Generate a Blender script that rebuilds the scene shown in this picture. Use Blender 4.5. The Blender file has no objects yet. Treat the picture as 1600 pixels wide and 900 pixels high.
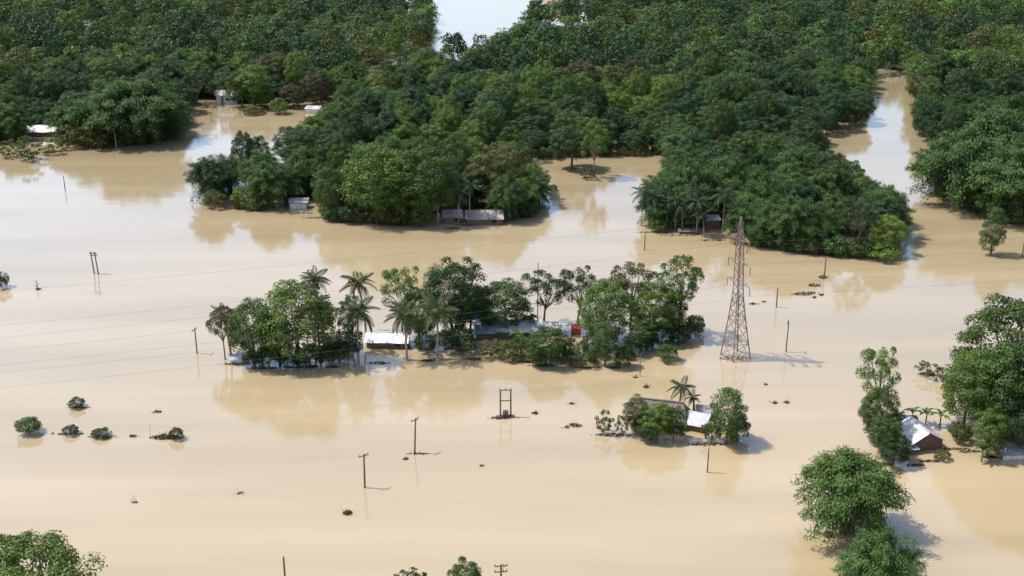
import bpy, math, random
import numpy as np
from mathutils import Vector, Matrix

# ------------------------------------------------------------------ camera, sky, sun, exposure
scene = bpy.context.scene
F_PX, CAM_H, PITCH = 1900.0, 82.0, math.atan(714 / 1900.0)
cd = bpy.data.cameras.new('camera')
cam = bpy.data.objects.new('camera', cd)
scene.collection.objects.link(cam)
cam.location = (0, 0, CAM_H)
cam.rotation_euler = (math.pi / 2 - PITCH, 0, 0)
cd.sensor_width = 36.0
cd.lens = 36.0 * F_PX / 1600.0
cd.clip_end = 20000
scene.camera = cam

SUN_AZ = math.atan2(0.16, -0.987)          # the sun stands to the left, a little beyond
SUN_EL = math.radians(58)
world = bpy.data.worlds.new('World')
scene.world = world
world.use_nodes = True
wn = world.node_tree
sky = wn.nodes.new('ShaderNodeTexSky')
sky.sky_type = 'NISHITA'
sky.sun_disc = False
sky.sun_elevation = SUN_EL
sky.sun_rotation = math.radians(-81)
sky.air_density = 1.0
sky.dust_density = 2.0
sky.ozone_density = 1.0
bg = wn.nodes['Background']
bg.inputs['Strength'].default_value = 0.15
wn.links.new(sky.outputs[0], bg.inputs[0])

sl = bpy.data.lights.new('sun', 'SUN')
sl.energy = 3.6
sl.angle = math.radians(0.5)
sl.color = (1.0, 0.965, 0.91)
so = bpy.data.objects.new('sun', sl)
scene.collection.objects.link(so)
sdir = Vector((math.cos(SUN_AZ) * math.cos(SUN_EL), math.sin(SUN_AZ) * math.cos(SUN_EL), math.sin(SUN_EL)))
so.rotation_euler = sdir.to_track_quat('Z', 'Y').to_euler()
so.location = sdir * 300

vs = scene.view_settings
vs.view_transform = 'Standard'
vs.look = 'None'
vs.gamma = 1.0
vs.use_curve_mapping = False
vs.exposure = 0.70
cy = scene.cycles
cy.max_bounces = 6
cy.diffuse_bounces = 3
cy.glossy_bounces = 3
cy.transmission_bounces = 4
cy.caustics_reflective = False
cy.caustics_refractive = False

# ------------------------------------------------------------------ helpers
COL = scene.collection
_fw = np.array([0, math.cos(PITCH), -math.sin(PITCH)])
_dn = np.array([0, -math.sin(PITCH), -math.cos(PITCH)])
_rt = np.array([1.0, 0, 0])
_C = np.array([0, 0, CAM_H])

def G(px, py, z=0.0):
    """Survey: where the line of sight through a photo pixel meets the level z."""
    d = _fw + _rt * (px - 800) / F_PX + _dn * (py - 450) / F_PX
    return _C + d * ((z - CAM_H) / d[2])

def pj(p):
    q = np.asarray(p, float) - _C
    w = q @ _fw
    return 800 + F_PX * (q @ _rt) / w, 450 + F_PX * (q @ _dn) / w, w

def PPM(px, py):
    return F_PX / pj(G(px, py))[2]

def HT(px, py, top):
    b = G(px, py)
    lo, hi = 0.0, 60.0
    for _ in range(40):
        m = (lo + hi) / 2
        if pj(b + [0, 0, m])[1] > top:
            lo = m
        else:
            hi = m
    return lo

def tag(o, label=None, cat=None, group=None, kind=None):
    if label: o['label'] = label
    if cat: o['category'] = cat
    if group: o['group'] = group
    if kind: o['kind'] = kind
    return o

def link(name, data, mat=None, parent=None, loc=(0, 0, 0), rot=(0, 0, 0), scale=(1, 1, 1)):
    o = bpy.data.objects.new(name, data)
    COL.objects.link(o)
    o.location = loc
    o.rotation_euler = rot
    o.scale = scale
    if parent: o.parent = parent
    return o

def empty(name, loc, rz=0.0, scale=(1, 1, 1)):
    o = bpy.data.objects.new(name, None)
    COL.objects.link(o)
    o.empty_display_size = 0.5
    o.location = loc
    o.rotation_euler = (0, 0, rz)
    o.scale = scale
    return o

class MB:
    """Collects vertices and faces for one mesh."""
    def __init__(s):
        s.v, s.f = [], []
    def box(s, c, d, rot=None):
        c = Vector(c); n = len(s.v)
        R = rot if rot is not None else Matrix.Identity(3)
        for x in (-1, 1):
            for y in (-1, 1):
                for z in (-1, 1):
                    s.v.append(tuple(c + R @ Vector((x * d[0] / 2, y * d[1] / 2, z * d[2] / 2))))
        for q in ((0, 1, 3, 2), (4, 6, 7, 5), (0, 4, 5, 1), (2, 3, 7, 6), (0, 2, 6, 4), (1, 5, 7, 3)):
            s.f.append(tuple(n + i for i in q))
        return s
    def bar(s, a, b, w, h=None):
        a, b = Vector(a), Vector(b); d = b - a
        R = d.to_track_quat('X', 'Z').to_matrix()
        return s.box((a + b) / 2, (d.length, w, h or w), R)
    def tube(s, pts, rad, n=6, cap=True):
        pts = [Vector(p) for p in pts]
        base = len(s.v)
        for i, p in enumerate(pts):
            d = (pts[min(i + 1, len(pts) - 1)] - pts[max(i - 1, 0)])
            M = d.to_track_quat('Z', 'Y').to_matrix()
            for k in range(n):
                a = 2 * math.pi * k / n
                s.v.append(tuple(p + M @ Vector((math.cos(a), math.sin(a), 0)) * rad[i]))
        for i in range(len(pts) - 1):
            for k in range(n):
                a = base + i * n + k; b = base + i * n + (k + 1) % n
                s.f.append((a, b, b + n, a + n))
        if cap:
            s.f.append(tuple(base + k for k in range(n))[::-1])
            s.f.append(tuple(base + (len(pts) - 1) * n + k for k in range(n)))
        return s
    def poly(s, pts):
        n = len(s.v)
        s.v += [tuple(p) for p in pts]
        s.f.append(tuple(range(n, n + len(pts))))
        return s
    def slab(s, quad, t):
        """a quad given a thickness along its normal"""
        q = [Vector(p) for p in quad]
        nrm = (q[1] - q[0]).cross(q[2] - q[0]).normalized() * t
        n = len(s.v); k = len(q)
        s.v += [tuple(p) for p in q] + [tuple(p - nrm) for p in q]
        s.f.append(tuple(range(n, n + k)))
        s.f.append(tuple(range(n + 2 * k - 1, n + k - 1, -1)))
        for i in range(k):
            j = (i + 1) % k
            s.f.append((n + j, n + i, n + k + i, n + k + j))
        return s
    def mesh(s, name, mat, smooth=False):
        m = bpy.data.meshes.new(name)
        m.from_pydata(s.v, [], s.f)
        m.update()
        if mat: m.materials.append(mat)
        if smooth: m.shade_smooth()
        return m
    def build(s, name, mat, parent=None, smooth=False, **k):
        return link(name, s.mesh(name, mat, smooth), parent=parent, **k)

# ------------------------------------------------------------------ materials
def new_mat(name):
    m = bpy.data.materials.new(name)
    m.use_nodes = True
    nt = m.node_tree
    return m, nt, nt.nodes, nt.links, nt.nodes['Principled BSDF']

def surf(name, a, b, scale=3.0, rough=0.8, metal=0.0, spec=0.3, bump=0.0, stretch=(1, 1, 1), detail=5):
    m, nt, N, L, p = new_mat(name)
    tc = N.new('ShaderNodeTexCoord')
    mp = N.new('ShaderNodeMapping'); mp.inputs['Scale'].default_value = stretch
    L.new(tc.outputs['Object'], mp.inputs[0])
    n = N.new('ShaderNodeTexNoise'); n.inputs['Scale'].default_value = scale; n.inputs['Detail'].default_value = detail
    L.new(mp.outputs[0], n.inputs['Vector'])
    r = N.new('ShaderNodeValToRGB')
    r.color_ramp.elements[0].position = 0.35; r.color_ramp.elements[1].position = 0.65
    r.color_ramp.elements[0].color = (*a, 1); r.color_ramp.elements[1].color = (*b, 1)
    L.new(n.outputs['Fac'], r.inputs[0]); L.new(r.outputs[0], p.inputs['Base Color'])
    p.inputs['Roughness'].default_value = rough
    p.inputs['Metallic'].default_value = metal
    p.inputs['Specular IOR Level'].default_value = spec
    if bump:
        bn = N.new('ShaderNodeBump'); bn.inputs['Strength'].default_value = bump
        L.new(n.outputs['Fac'], bn.inputs['Height']); L.new(bn.outputs[0], p.inputs['Normal'])
    return m

def tin_mat(name, a, b, rust, amount):
    m = surf(name, a, b, 1.1, 0.45, 0.25, 0.5)
    N, L = m.node_tree.nodes, m.node_tree.links; p = N['Principled BSDF']
    src = p.inputs['Base Color'].links[0].from_socket
    oi = N.new('ShaderNodeObjectInfo')
    mr = N.new('ShaderNodeMapRange'); mr.inputs['To Min'].default_value = .68; mr.inputs['To Max'].default_value = 1.12
    L.new(oi.outputs['Random'], mr.inputs['Value'])
    hs = N.new('ShaderNodeHueSaturation'); L.new(mr.outputs[0], hs.inputs['Value']); L.new(src, hs.inputs['Color'])
    tc = N.new('ShaderNodeTexCoord'); ad = N.new('ShaderNodeVectorMath'); ad.operation = 'ADD'
    mu = N.new('ShaderNodeVectorMath'); mu.operation = 'SCALE'; mu.inputs['Scale'].default_value = 40
    L.new(oi.outputs['Location'], mu.inputs[0]); L.new(tc.outputs['Object'], ad.inputs[0]); L.new(mu.outputs[0], ad.inputs[1])
    mp = N.new('ShaderNodeMapping'); mp.inputs['Scale'].default_value = (2.5, .5, 1); L.new(ad.outputs[0], mp.inputs[0])
    n = N.new('ShaderNodeTexNoise'); n.inputs['Scale'].default_value = 1.6; n.inputs['Detail'].default_value = 6; L.new(mp.outputs[0], n.inputs['Vector'])
    r = N.new('ShaderNodeMapRange'); r.inputs['From Min'].default_value = .52; r.inputs['From Max'].default_value = .68; r.inputs['To Max'].default_value = amount
    L.new(n.outputs['Fac'], r.inputs['Value'])
    mx = N.new('ShaderNodeMix'); mx.data_type = 'RGBA'
    L.new(r.outputs[0], mx.inputs['Factor']); L.new(hs.outputs[0], mx.inputs['A']); mx.inputs['B'].default_value = (*rust, 1)
    L.new(mx.outputs['Result'], p.inputs['Base Color'])
    return m

def leaf_mat(name, source):
    m, nt, N, L, p = new_mat(name)
    if source == 'object':
        oi = N.new('ShaderNodeObjectInfo'); col = oi.outputs['Color']
    else:
        at = N.new('ShaderNodeAttribute'); at.attribute_name = 'tint'; col = at.outputs['Color']
    lv = N.new('ShaderNodeAttribute'); lv.attribute_name = 'lv'
    mr = N.new('ShaderNodeMapRange')
    mr.inputs['To Min'].default_value = 0.62; mr.inputs['To Max'].default_value = 1.3
    L.new(lv.outputs['Fac'], mr.inputs['Value'])
    hs = N.new('ShaderNodeHueSaturation')
    mh = N.new('ShaderNodeMapRange')
    mh.inputs['To Min'].default_value = 0.515; mh.inputs['To Max'].default_value = 0.48
    L.new(lv.outputs['Fac'], mh.inputs['Value'])
    L.new(mh.outputs[0], hs.inputs['Hue'])
    L.new(mr.outputs[0], hs.inputs['Value']); L.new(col, hs.inputs['Color'])
    L.new(hs.outputs[0], p.inputs['Base Color'])
    p.inputs['Roughness'].default_value = 0.55
    p.inputs['Specular IOR Level'].default_value = 0.25
    tr = N.new('ShaderNodeBsdfTranslucent')
    h2 = N.new('ShaderNodeHueSaturation'); h2.inputs['Hue'].default_value = 0.485; h2.inputs['Value'].default_value = 1.25
    L.new(hs.outputs[0], h2.inputs['Color']); L.new(h2.outputs[0], tr.inputs['Color'])
    mx = N.new('ShaderNodeMixShader'); mx.inputs[0].default_value = 0.22
    L.new(p.outputs[0], mx.inputs[1]); L.new(tr.outputs[0], mx.inputs[2])
    L.new(mx.outputs[0], N['Material Output'].inputs[0])
    return m

def water_mat():
    m, nt, N, L, p = new_mat('muddy_water')
    tc = N.new('ShaderNodeTexCoord')
    def noise(scale, detail, stretch=(1, 1, 1)):
        mp = N.new('ShaderNodeMapping'); mp.inputs['Scale'].default_value = stretch
        L.new(tc.outputs['Object'], mp.inputs[0])
        n = N.new('ShaderNodeTexNoise'); n.inputs['Scale'].default_value = scale; n.inputs['Detail'].default_value = detail
        L.new(mp.outputs[0], n.inputs['Vector'])
        return n.outputs['Fac']
    big = noise(0.012, 6, (0.6, 1.6, 1))
    streak = noise(0.05, 6, (0.22, 1.9, 1))
    sm = N.new('ShaderNodeMath'); sm.operation = 'MULTIPLY_ADD'; sm.inputs[1].default_value = 0.55
    hb = N.new('ShaderNodeMath'); hb.operation = 'MULTIPLY'; hb.inputs[1].default_value = 0.45
    L.new(big, hb.inputs[0]); L.new(streak, sm.inputs[0]); L.new(hb.outputs[0], sm.inputs[2])
    big = sm.outputs[0]
    r = N.new('ShaderNodeValToRGB')
    r.color_ramp.elements[0].position = 0.33; r.color_ramp.elements[1].position = 0.67
    r.color_ramp.elements[0].color = (0.305, 0.235, 0.134, 1); r.color_ramp.elements[1].color = (0.425, 0.332, 0.200, 1)
    L.new(big, r.inputs[0]); L.new(r.outputs[0], p.inputs['Base Color'])
    p.inputs['IOR'].default_value = 1.45
    p.inputs['Coat Weight'].default_value = 1.0
    p.inputs['Coat IOR'].default_value = 1.5
    p.inputs['Coat Roughness'].default_value = 0.06
    p.inputs['Roughness'].default_value = 0.08
    fine = noise(1.3, 3, (0.8, 1.4, 1))
    swell = noise(0.35, 2, (0.7, 1.3, 1))
    ad = N.new('ShaderNodeMath'); ad.operation = 'MULTIPLY_ADD'; ad.inputs[1].default_value = 2.2
    L.new(swell, ad.inputs[0]); L.new(fine, ad.inputs[2])
    calm = noise(0.02, 3, (0.5, 1.5, 1))
    cm = N.new('ShaderNodeMapRange'); cm.inputs['From Min'].default_value = 0.35; cm.inputs['From Max'].default_value = 0.65
    cm.inputs['To Min'].default_value = 0.35; cm.inputs['To Max'].default_value = 1.0
    L.new(calm, cm.inputs['Value'])
    b = N.new('ShaderNodeBump'); b.inputs['Distance'].default_value = 0.012
    L.new(cm.outputs[0], b.inputs['Strength'])
    L.new(ad.outputs[0], b.inputs['Height']); L.new(b.outputs[0], p.inputs['Normal']); L.new(b.outputs[0], p.inputs['Coat Normal'])
    return m

M = {
    'water': water_mat(),
    'leaf': leaf_mat('leaves', 'object'),
    'far_leaf': leaf_mat('far_leaves', 'attr'),
    'bark': surf('bark', (0.10, 0.075, 0.055), (0.22, 0.17, 0.13), 4, 0.9, bump=0.3, stretch=(1, 1, 0.3)),
    'pale_bark': surf('pale_bark', (0.20, 0.17, 0.13), (0.34, 0.30, 0.24), 4, 0.9, bump=0.2, stretch=(1, 1, 3)),
    'culm': surf('bamboo_culm', (0.09, 0.13, 0.04), (0.19, 0.20, 0.08), 3, 0.6),
    'litter': surf('leaf_litter', (0.030, 0.030, 0.017), (0.075, 0.065, 0.036), 0.8, 0.95),
    'tin': tin_mat('bright_tin', (0.42, 0.43, 0.46), (0.58, 0.59, 0.62), (0.30, 0.20, 0.14), .45),
    'old_tin': tin_mat('weathered_tin', (0.20, 0.195, 0.195), (0.34, 0.33, 0.32), (0.18, 0.10, 0.07), .7),
    'rust_tin': surf('rusty_tin', (0.22, 0.13, 0.09), (0.42, 0.32, 0.27), 1.4, 0.7, 0.1, 0.3),
    'thatch': surf('thatch', (0.11, 0.095, 0.082), (0.22, 0.19, 0.165), 3.5, 0.95, bump=0.5, stretch=(3, 0.6, 0.6)),
    'wall_dark': surf('bamboo_mat_wall', (0.10, 0.06, 0.045), (0.20, 0.13, 0.09), 4, 0.9, stretch=(6, 6, 1)),
    'wall_pale': surf('limewashed_wall', (0.52, 0.50, 0.46), (0.70, 0.68, 0.63), 1.5, 0.9),
    'wall_teal': surf('teal_plaster', (0.36, 0.52, 0.52), (0.52, 0.66, 0.64), 1.5, 0.9),
    'wall_blue': surf('blue_paint', (0.12, 0.22, 0.48), (0.2, 0.32, 0.6), 2, 0.7),
    'tarp': surf('blue_tarpaulin', (0.03, 0.10, 0.42), (0.06, 0.18, 0.6), 2, 0.45),
    'red': surf('red_paint', (0.36, 0.05, 0.04), (0.5, 0.10, 0.08), 3, 0.6),
    'wood': surf('weathered_wood', (0.10, 0.075, 0.055), (0.20, 0.155, 0.12), 5, 0.9, stretch=(4, 4, 0.6)),
    'pole': surf('weathered_pole', (0.085, 0.07, 0.06), (0.17, 0.14, 0.12), 2, 0.85, stretch=(5, 5, 0.7)),
    'concrete': surf('stained_concrete', (0.22, 0.20, 0.18), (0.36, 0.33, 0.30), 2, 0.9),
    'steel': surf('rusted_galvanised_steel', (0.19, 0.13, 0.115), (0.34, 0.265, 0.24), 0.9, 0.6, 0.2, 0.4),
    'insul': surf('brown_porcelain', (0.10, 0.05, 0.035), (0.17, 0.09, 0.06), 3, 0.25),
    'wire': surf('conductor', (0.11, 0.10, 0.10), (0.17, 0.16, 0.16), 1, 0.5, 0.6),
    'grey_metal': surf('transformer_steel', (0.14, 0.13, 0.12), (0.26, 0.23, 0.2), 3, 0.6, 0.2),
    'twig': surf('dead_twig', (0.10, 0.07, 0.05), (0.20, 0.15, 0.11), 4, 0.95),
    'dark': surf('dark_opening', (0.018, 0.015, 0.013), (0.03, 0.026, 0.022), 2, 0.9),
    'cloth': surf('white_cloth', (0.62, 0.62, 0.64), (0.75, 0.75, 0.77), 3, 0.9),
}

# ------------------------------------------------------------------ setting: the flood and the forest floor
water = MB().poly([(-6000, -1500, 0), (6000, -1500, 0), (6000, 12000, 0), (-6000, 12000, 0)]).build('flood_water', M['water'])
tag(water, 'calm tan muddy flood water covering the whole plain', 'water', kind='structure')

POLY_PX = {
    'left': [(-90, 222), (60, 220), (110, 220), (200, 221), (260, 214), (270, 190), (280, 164), (345, 163), (380, 169), (430, 170),
             (490, 163), (525, 148), (560, 133), (600, 108), (640, 100), (662, 78), (662, 40), (655, 0), (648, -45), (-90, -45)],
    'middle': [(325, 315), (370, 321), (450, 324), (520, 338), (600, 345), (700, 349), (790, 343), (825, 322), (825, 305), (800, 290), (795, 262),
               (832, 241), (1045, 237), (1080, 270), (1065, 305), (1020, 352), (1050, 361), (1120, 373), (1200, 383), (1290, 391),
               (1358, 396), (1372, 390), (1372, 360), (1350, 325), (1262, 272), (1250, 228), (1312, 200), (1335, 190), (1338, 150),
               (1345, 122), (1390, 114), (1432, 122), (1440, 160), (1445, 200), (1458, 226), (1490, 234), (1690, 236), (1690, -45),
               (905, -45), (890, 0), (888, 24), (855, 34), (832, 52), (795, 80), (748, 102), (690, 104), (640, 128), (572, 170), (505, 217),
               (478, 252), (432, 260), (345, 300)],
    'right': [(1476, 303), (1500, 322), (1560, 340), (1690, 346), (1690, 262), (1500, 264), (1482, 280)],
}
POLY = {k: np.array([G(x, y)[:2] for x, y in v]) for k, v in POLY_PX.items()}

# small openings in the wood where the flood shows through: centre and half-size in photo pixels
OPEN_PX = [(615, 120, 42, 13), (978, 56, 20, 13), (902, 30, 24, 14), (1258, 168, 14, 11), (548, 160, 22, 10), (150, 66, 22, 13), (1015, 92, 12, 10), (425, 96, 14, 9), (1310, 234, 46, 24), (868, 24, 30, 16), (30, 178, 20, 9), (690, 100, 16, 8)]
OPEN = []
for x, y, a, b in OPEN_PX:
    c = G(x, y); OPEN.append((c[0], c[1], a / PPM(x, y), abs(G(x, y - b)[1] - G(x, y + b)[1]) / 2))
def in_opening(P):
    m = np.zeros(len(P), bool)
    for cx, cy_, rx, ry in OPEN: m |= ((P[:, 0] - cx) / rx) ** 2 + ((P[:, 1] - cy_) / ry) ** 2 < 1
    return m

def inside(P, poly):
    x, y = P[:, 0], P[:, 1]
    c = np.zeros(len(P), bool)
    n = len(poly)
    for i in range(n):
        a, b = poly[i], poly[(i + 1) % n]
        t = ((a[1] > y) != (b[1] > y))
        with np.errstate(divide='ignore', invalid='ignore'):
            xi = (b[0] - a[0]) * (y - a[1]) / (b[1] - a[1]) + a[0]
        c ^= t & (x < xi)
    return c

def edge_dist(P, poly):
    d = np.full(len(P), 1e9)
    for i in range(len(poly)):
        a, b = poly[i], poly[(i + 1) % len(poly)]
        ab = b - a
        t = np.clip(((P - a) @ ab) / (ab @ ab), 0, 1)
        d = np.minimum(d, np.hypot(*(P - a - t[:, None] * ab).T))
    return d

def floor_mesh():
    mb = MB(); idx = {}
    rng = np.random.default_rng(5)
    def vid(i, j):
        if (i, j) not in idx:
            idx[i, j] = len(mb.v)
            mb.v.append((i * 4.0 + rng.uniform(-1, 1), j * 4.0 + rng.uniform(-1, 1), 0.12 + rng.uniform(-.05, .12)))
        return idx[i, j]
    for poly in POLY.values():
        x0, y0 = poly.min(0); x1, y1 = poly.max(0)
        I, J = np.meshgrid(np.arange(int(x0 // 4), int(x1 // 4) + 1), np.arange(int(y0 // 4), int(y1 // 4) + 1), indexing='ij')
        P = np.stack([I.ravel() * 4 + 2.0, J.ravel() * 4 + 2.0], 1)
        ok = inside(P, poly)
        ok[ok] &= edge_dist(P[ok], poly) > 7.0
        ok &= ~in_opening(P)
        for i, j in zip(I.ravel()[ok], J.ravel()[ok]):
            mb.f.append((vid(i, j), vid(i + 1, j), vid(i + 1, j + 1), vid(i, j + 1)))
    return mb
tag(floor_mesh().build('forest_ground', M['litter']), 'dark littered ground under the forest trees', 'ground', kind='structure')

# ------------------------------------------------------------------ foliage generators
def unit(a):
    return a / np.maximum(np.linalg.norm(a, axis=-1, keepdims=True), 1e-9)

def leaf_quads(c, n, size, aspect, rng, tdir=None):
    """rhombic leaves: centres, normals -> (4n verts)"""
    k = len(c)
    r = rng.normal(size=(k, 3)) if tdir is None else tdir + 0.35 * rng.normal(size=(k, 3))
    t = unit(r - (r * n).sum(1, keepdims=True) * n)
    b = np.cross(n, t)
    L = (size * rng.uniform(.7, 1.3, k))[:, None] * .5
    W = L * aspect
    fold = n * L * .18
    return np.stack([c - t * L, c + b * W + fold, c + t * L, c - b * W + fold], 1).reshape(-1, 3)

def puff_leaves(puffs, per, size, aspect, rng, squash=.75, jitter=.4, centre=None):
    V, LV = [], []
    for (c, r) in puffs:
        k = max(6, int(per * rng.uniform(.75, 1.25)))
        c = np.asarray(c, float)
        d = rng.normal(size=(k, 3))
        if centre is not None:
            d += .55 * unit((c - centre)[None])[0]
        d[:, 2] += .45
        d = unit(d)
        rr = r * rng.uniform(.55, 1.12, k)[:, None]
        p = c + d * rr * np.array([1, 1, squash])
        n = unit(d + jitter * rng.normal(size=(k, 3)))
        V.append(leaf_quads(p, n, size, aspect, rng))
        LV.append(np.clip(rng.normal(.5, .17, k) + rng.normal(0, .12), 0, 1))
    return np.concatenate(V), np.concatenate(LV)

def broadleaf_puffs(rng, H, W, n, rmin, rmax, zc=.6, rz=.38, low=-.4, inner=.5, gap=.62):
    lobes = [(unit(rng.normal(size=3)), rng.uniform(-.25, .3)) for _ in range(6)]
    out = []
    tries = 0
    while len(out) < n and tries < n * 40:
        tries += 1
        d = unit(rng.normal(size=3))
        if d[2] < low: continue
        e = 1 + sum(a * max(0, float(d @ l)) ** 3 for l, a in lobes)
        r = rng.uniform(rmin, rmax) * W
        q = rng.uniform(inner, 1) ** .6
        c = np.array([0, 0, zc * H]) + d * q * e * np.array([W / 2 - r * .8, W / 2 - r * .8, rz * H - r * .5])
        if all(np.linalg.norm(c - o[0]) > gap * (r + o[1]) * .8 for o in out):
            out.append((c, r))
    return out

def quad_mesh(name, V, LV, mat, tint=None):
    m = bpy.data.meshes.new(name)
    nq = len(V) // 4
    m.vertices.add(len(V)); m.vertices.foreach_set('co', V.astype(np.float32).ravel())
    m.loops.add(len(V)); m.loops.foreach_set('vertex_index', np.arange(len(V), dtype=np.int32))
    m.polygons.add(nq)
    m.polygons.foreach_set('loop_start', np.arange(0, 4 * nq, 4, dtype=np.int32))
    m.update(calc_edges=True)
    a = m.attributes.new('lv', 'FLOAT', 'POINT'); a.data.foreach_set('value', np.repeat(LV, 4).astype(np.float32))
    if tint is not None:
        a = m.attributes.new('tint', 'FLOAT_COLOR', 'POINT')
        t = np.ones((len(V), 4), np.float32); t[:, :3] = np.repeat(tint, 4, 0)
        a.data.foreach_set('color', t.ravel())
    m.materials.append(mat)
    m.validate()
    return m

def limbs(rng, H, puffs, nl, r0, fork=.38, lean=.04):
    mb = MB()
    bend = rng.normal(0, lean, 2) * H
    top = Vector((bend[0], bend[1], fork * H))
    mb.tube([(0, 0, -1.5), (bend[0] * .15, bend[1] * .15, .15 * H), tuple(top)], [r0 * 1.25, r0, r0 * .75], 7)
    idx = rng.permutation(len(puffs))[:nl]
    for i in idx:
        c = Vector(puffs[i][0])
        st = Vector((bend[0], bend[1], fork * H * rng.uniform(.75, 1)))
        mid = st.lerp(c, .5) + Vector((*rng.normal(0, .25, 2), .35))
        mb.tube([st, mid, c], [r0 * .5, r0 * .32, r0 * .12], 5, cap=False)
    return mb

# each prototype: (trunk mesh, crown mesh, height, width)
PROTO = {}
def make_broadleaf(key, seed, H=12., W=10., n=78, rmin=.09, rmax=.15, per=210, size=.27, nl=9, r0=.26, zc=.53, rz=.46, low=-.8, **k):
    rng = np.random.default_rng(seed)
    pf = broadleaf_puffs(rng, H, W, n, rmin, rmax, zc=zc, rz=rz, low=low, **k)
    V, LV = puff_leaves(pf, per, size, .62, rng, centre=np.array([0, 0, .55 * H]))
    cr = quad_mesh('crown', V, LV, M['leaf'])
    tr = limbs(rng, H, pf, nl, r0).mesh('trunk', M['bark'], True)
    PROTO[key] = (tr, cr, float(V[:, 2].max()), float(np.percentile(np.abs(V[:, :2]), 98.5) * 2))

for i in range(5):
    make_broadleaf('dense%d' % i, 100 + i)
for i in range(3):
    make_broadleaf('open%d' % i, 200 + i, n=30, rmin=.075, rmax=.13, per=185, nl=16, zc=.62, rz=.36, low=-.5, gap=.9, inner=.3, r0=.2)
for i in range(2):
    make_broadleaf('tall%d' % i, 300 + i, H=14., W=7., n=46, rmin=.13, rmax=.21, zc=.56, rz=.44, low=-.95, per=210, r0=.24)
for i in range(3):
    make_broadleaf('bush%d' % i, 400 + i, H=3., W=4., n=20, rmin=.13, rmax=.21, zc=.42, rz=.5, low=-.5, per=150, size=.2, r0=.08, nl=6)
for i in range(2):
    make_broadleaf('scrub%d' % i, 450 + i, H=4., W=4., n=22, rmin=.07, rmax=.13, zc=.42, rz=.5, low=-.9, per=42, size=.26, r0=.06, nl=12, gap=1.0)

def bamboo_geo(rng, H, R, plumes, per, L, asp):
    """a dome of arching leafy plumes carried by culms that fan out from one foot"""
    V, LV, cl = [], [], []
    ctr = np.array([0, 0, .42 * H])
    lob = [(unit(rng.normal(size=3)), rng.uniform(-.18, .22)) for _ in range(6)]
    for k in range(plumes):
        d = unit(rng.normal(size=3)); d[2] = abs(d[2]) if rng.random() < .58 else d[2] * .9
        e = 1 + sum(q * max(0, float(d @ l)) ** 2 for l, q in lob)
        r = rng.uniform(.74, 1.02) * e
        S = ctr + d * r * np.array([R, R, .52 * H]); S[2] = max(S[2], .06 * H)
        st = ctr + .5 * (S - ctr)
        def P(t):
            t = np.asarray(t)[:, None]
            return st + (S - st) * t * 1.05 + np.array([0, 0, 1.]) * (.9 * t * (1 - t) - .75 * t ** 2.5)
        if k % 2 == 0:
            f = np.append(rng.normal(0, .45, 2), -.8)
            cl.append(np.stack([f, f * .4 + st * .35 + [0, 0, .25 * H * .3], st, P(np.array([.5]))[0], P(np.array([.95]))[0]]))
        n = int(per * rng.uniform(.7, 1.3))
        t = rng.uniform(-.25, 1.0, n)
        sp = (.30 + .5 * (1 - np.clip(t, 0, 1)))[:, None]
        p = P(np.clip(t, 0, 1)) + np.minimum(t, 0)[:, None] * (S - st) + rng.normal(size=(n, 3)) * sp * np.array([.8, .8, .55])
        out = unit((S - ctr) * np.array([1, 1, .1]))
        droop = out * .6 + np.array([0, 0, -.75])
        nrm = unit(rng.normal(size=(n, 3)) * .6 + np.array([0, 0, .7]) + d * .8)
        V.append(leaf_quads(p, nrm, L, asp, rng, tdir=np.repeat(droop[None], n, 0)))
        LV.append(np.clip(rng.normal(.5, .16, n) + rng.normal(0, .13), 0, 1))
    return np.concatenate(V), np.concatenate(LV), cl

def make_bamboo(key, seed, H=11., R=5.2, culms=120, per=270):
    rng = np.random.default_rng(seed)
    V, LV, cl = bamboo_geo(rng, H, R, culms, per, .34, .34)
    V[:, 2] = np.maximum(V[:, 2], .02)
    mb = MB()
    for c in cl: mb.tube([tuple(p) for p in c], [.055, .05, .042, .03, .015], 4, cap=False)
    PROTO[key] = (mb.mesh('culms', M['culm'], True), quad_mesh('crown', V, LV, M['leaf']), float(np.percentile(V[:, 2], 99.7)), float(np.percentile(np.abs(V[:, :2]), 98.5) * 2))
for i in range(4):
    make_bamboo('bamboo%d' % i, 500 + i)

# palm parts
def frond_mesh(L, droop, pairs, leaf, name='frond', w=.055):
    mb = MB()
    ts = np.linspace(0, 1, 9)
    def P(t): return Vector((L * (t - .12 * droop * t ** 2), 0, L * (.42 * t - (.42 + .42 * droop) * t ** 2)))
    mb.tube([P(t) for t in ts], [.05 * (1 - .8 * t) for t in ts], 4, cap=False)
    for i in range(pairs):
        t = .14 + .84 * i / (pairs - 1)
        p = P(t); tang = (P(min(1, t + .03)) - P(t - .03)).normalized()
        ll = leaf * (math.sin(math.pi * (.14 + .8 * t))) ** .7
        for s in (-1, 1):
            d = (tang * .55 + Vector((0, s, 0)) + Vector((0, 0, -.55))).normalized()
            side = d.cross(Vector((0, 0, 1))).normalized() * w
            q = p + d * ll * .55
            e = p + d * ll + Vector((0, 0, -.12 * ll))
            n = len(mb.v)
            mb.v += [tuple(p), tuple(q + side), tuple(e), tuple(q - side)]
            mb.f.append((n, n + 1, n + 2, n + 3))
    m = mb.mesh(name, M['leaf'])
    a = m.attributes.new('lv', 'FLOAT', 'POINT')
    rr = np.random.default_rng(int(L * 100 + droop * 10)); a.data.foreach_set('value', np.clip(rr.normal(.5, .12, len(m.vertices)), 0, 1).astype(np.float32))
    return m
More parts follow.
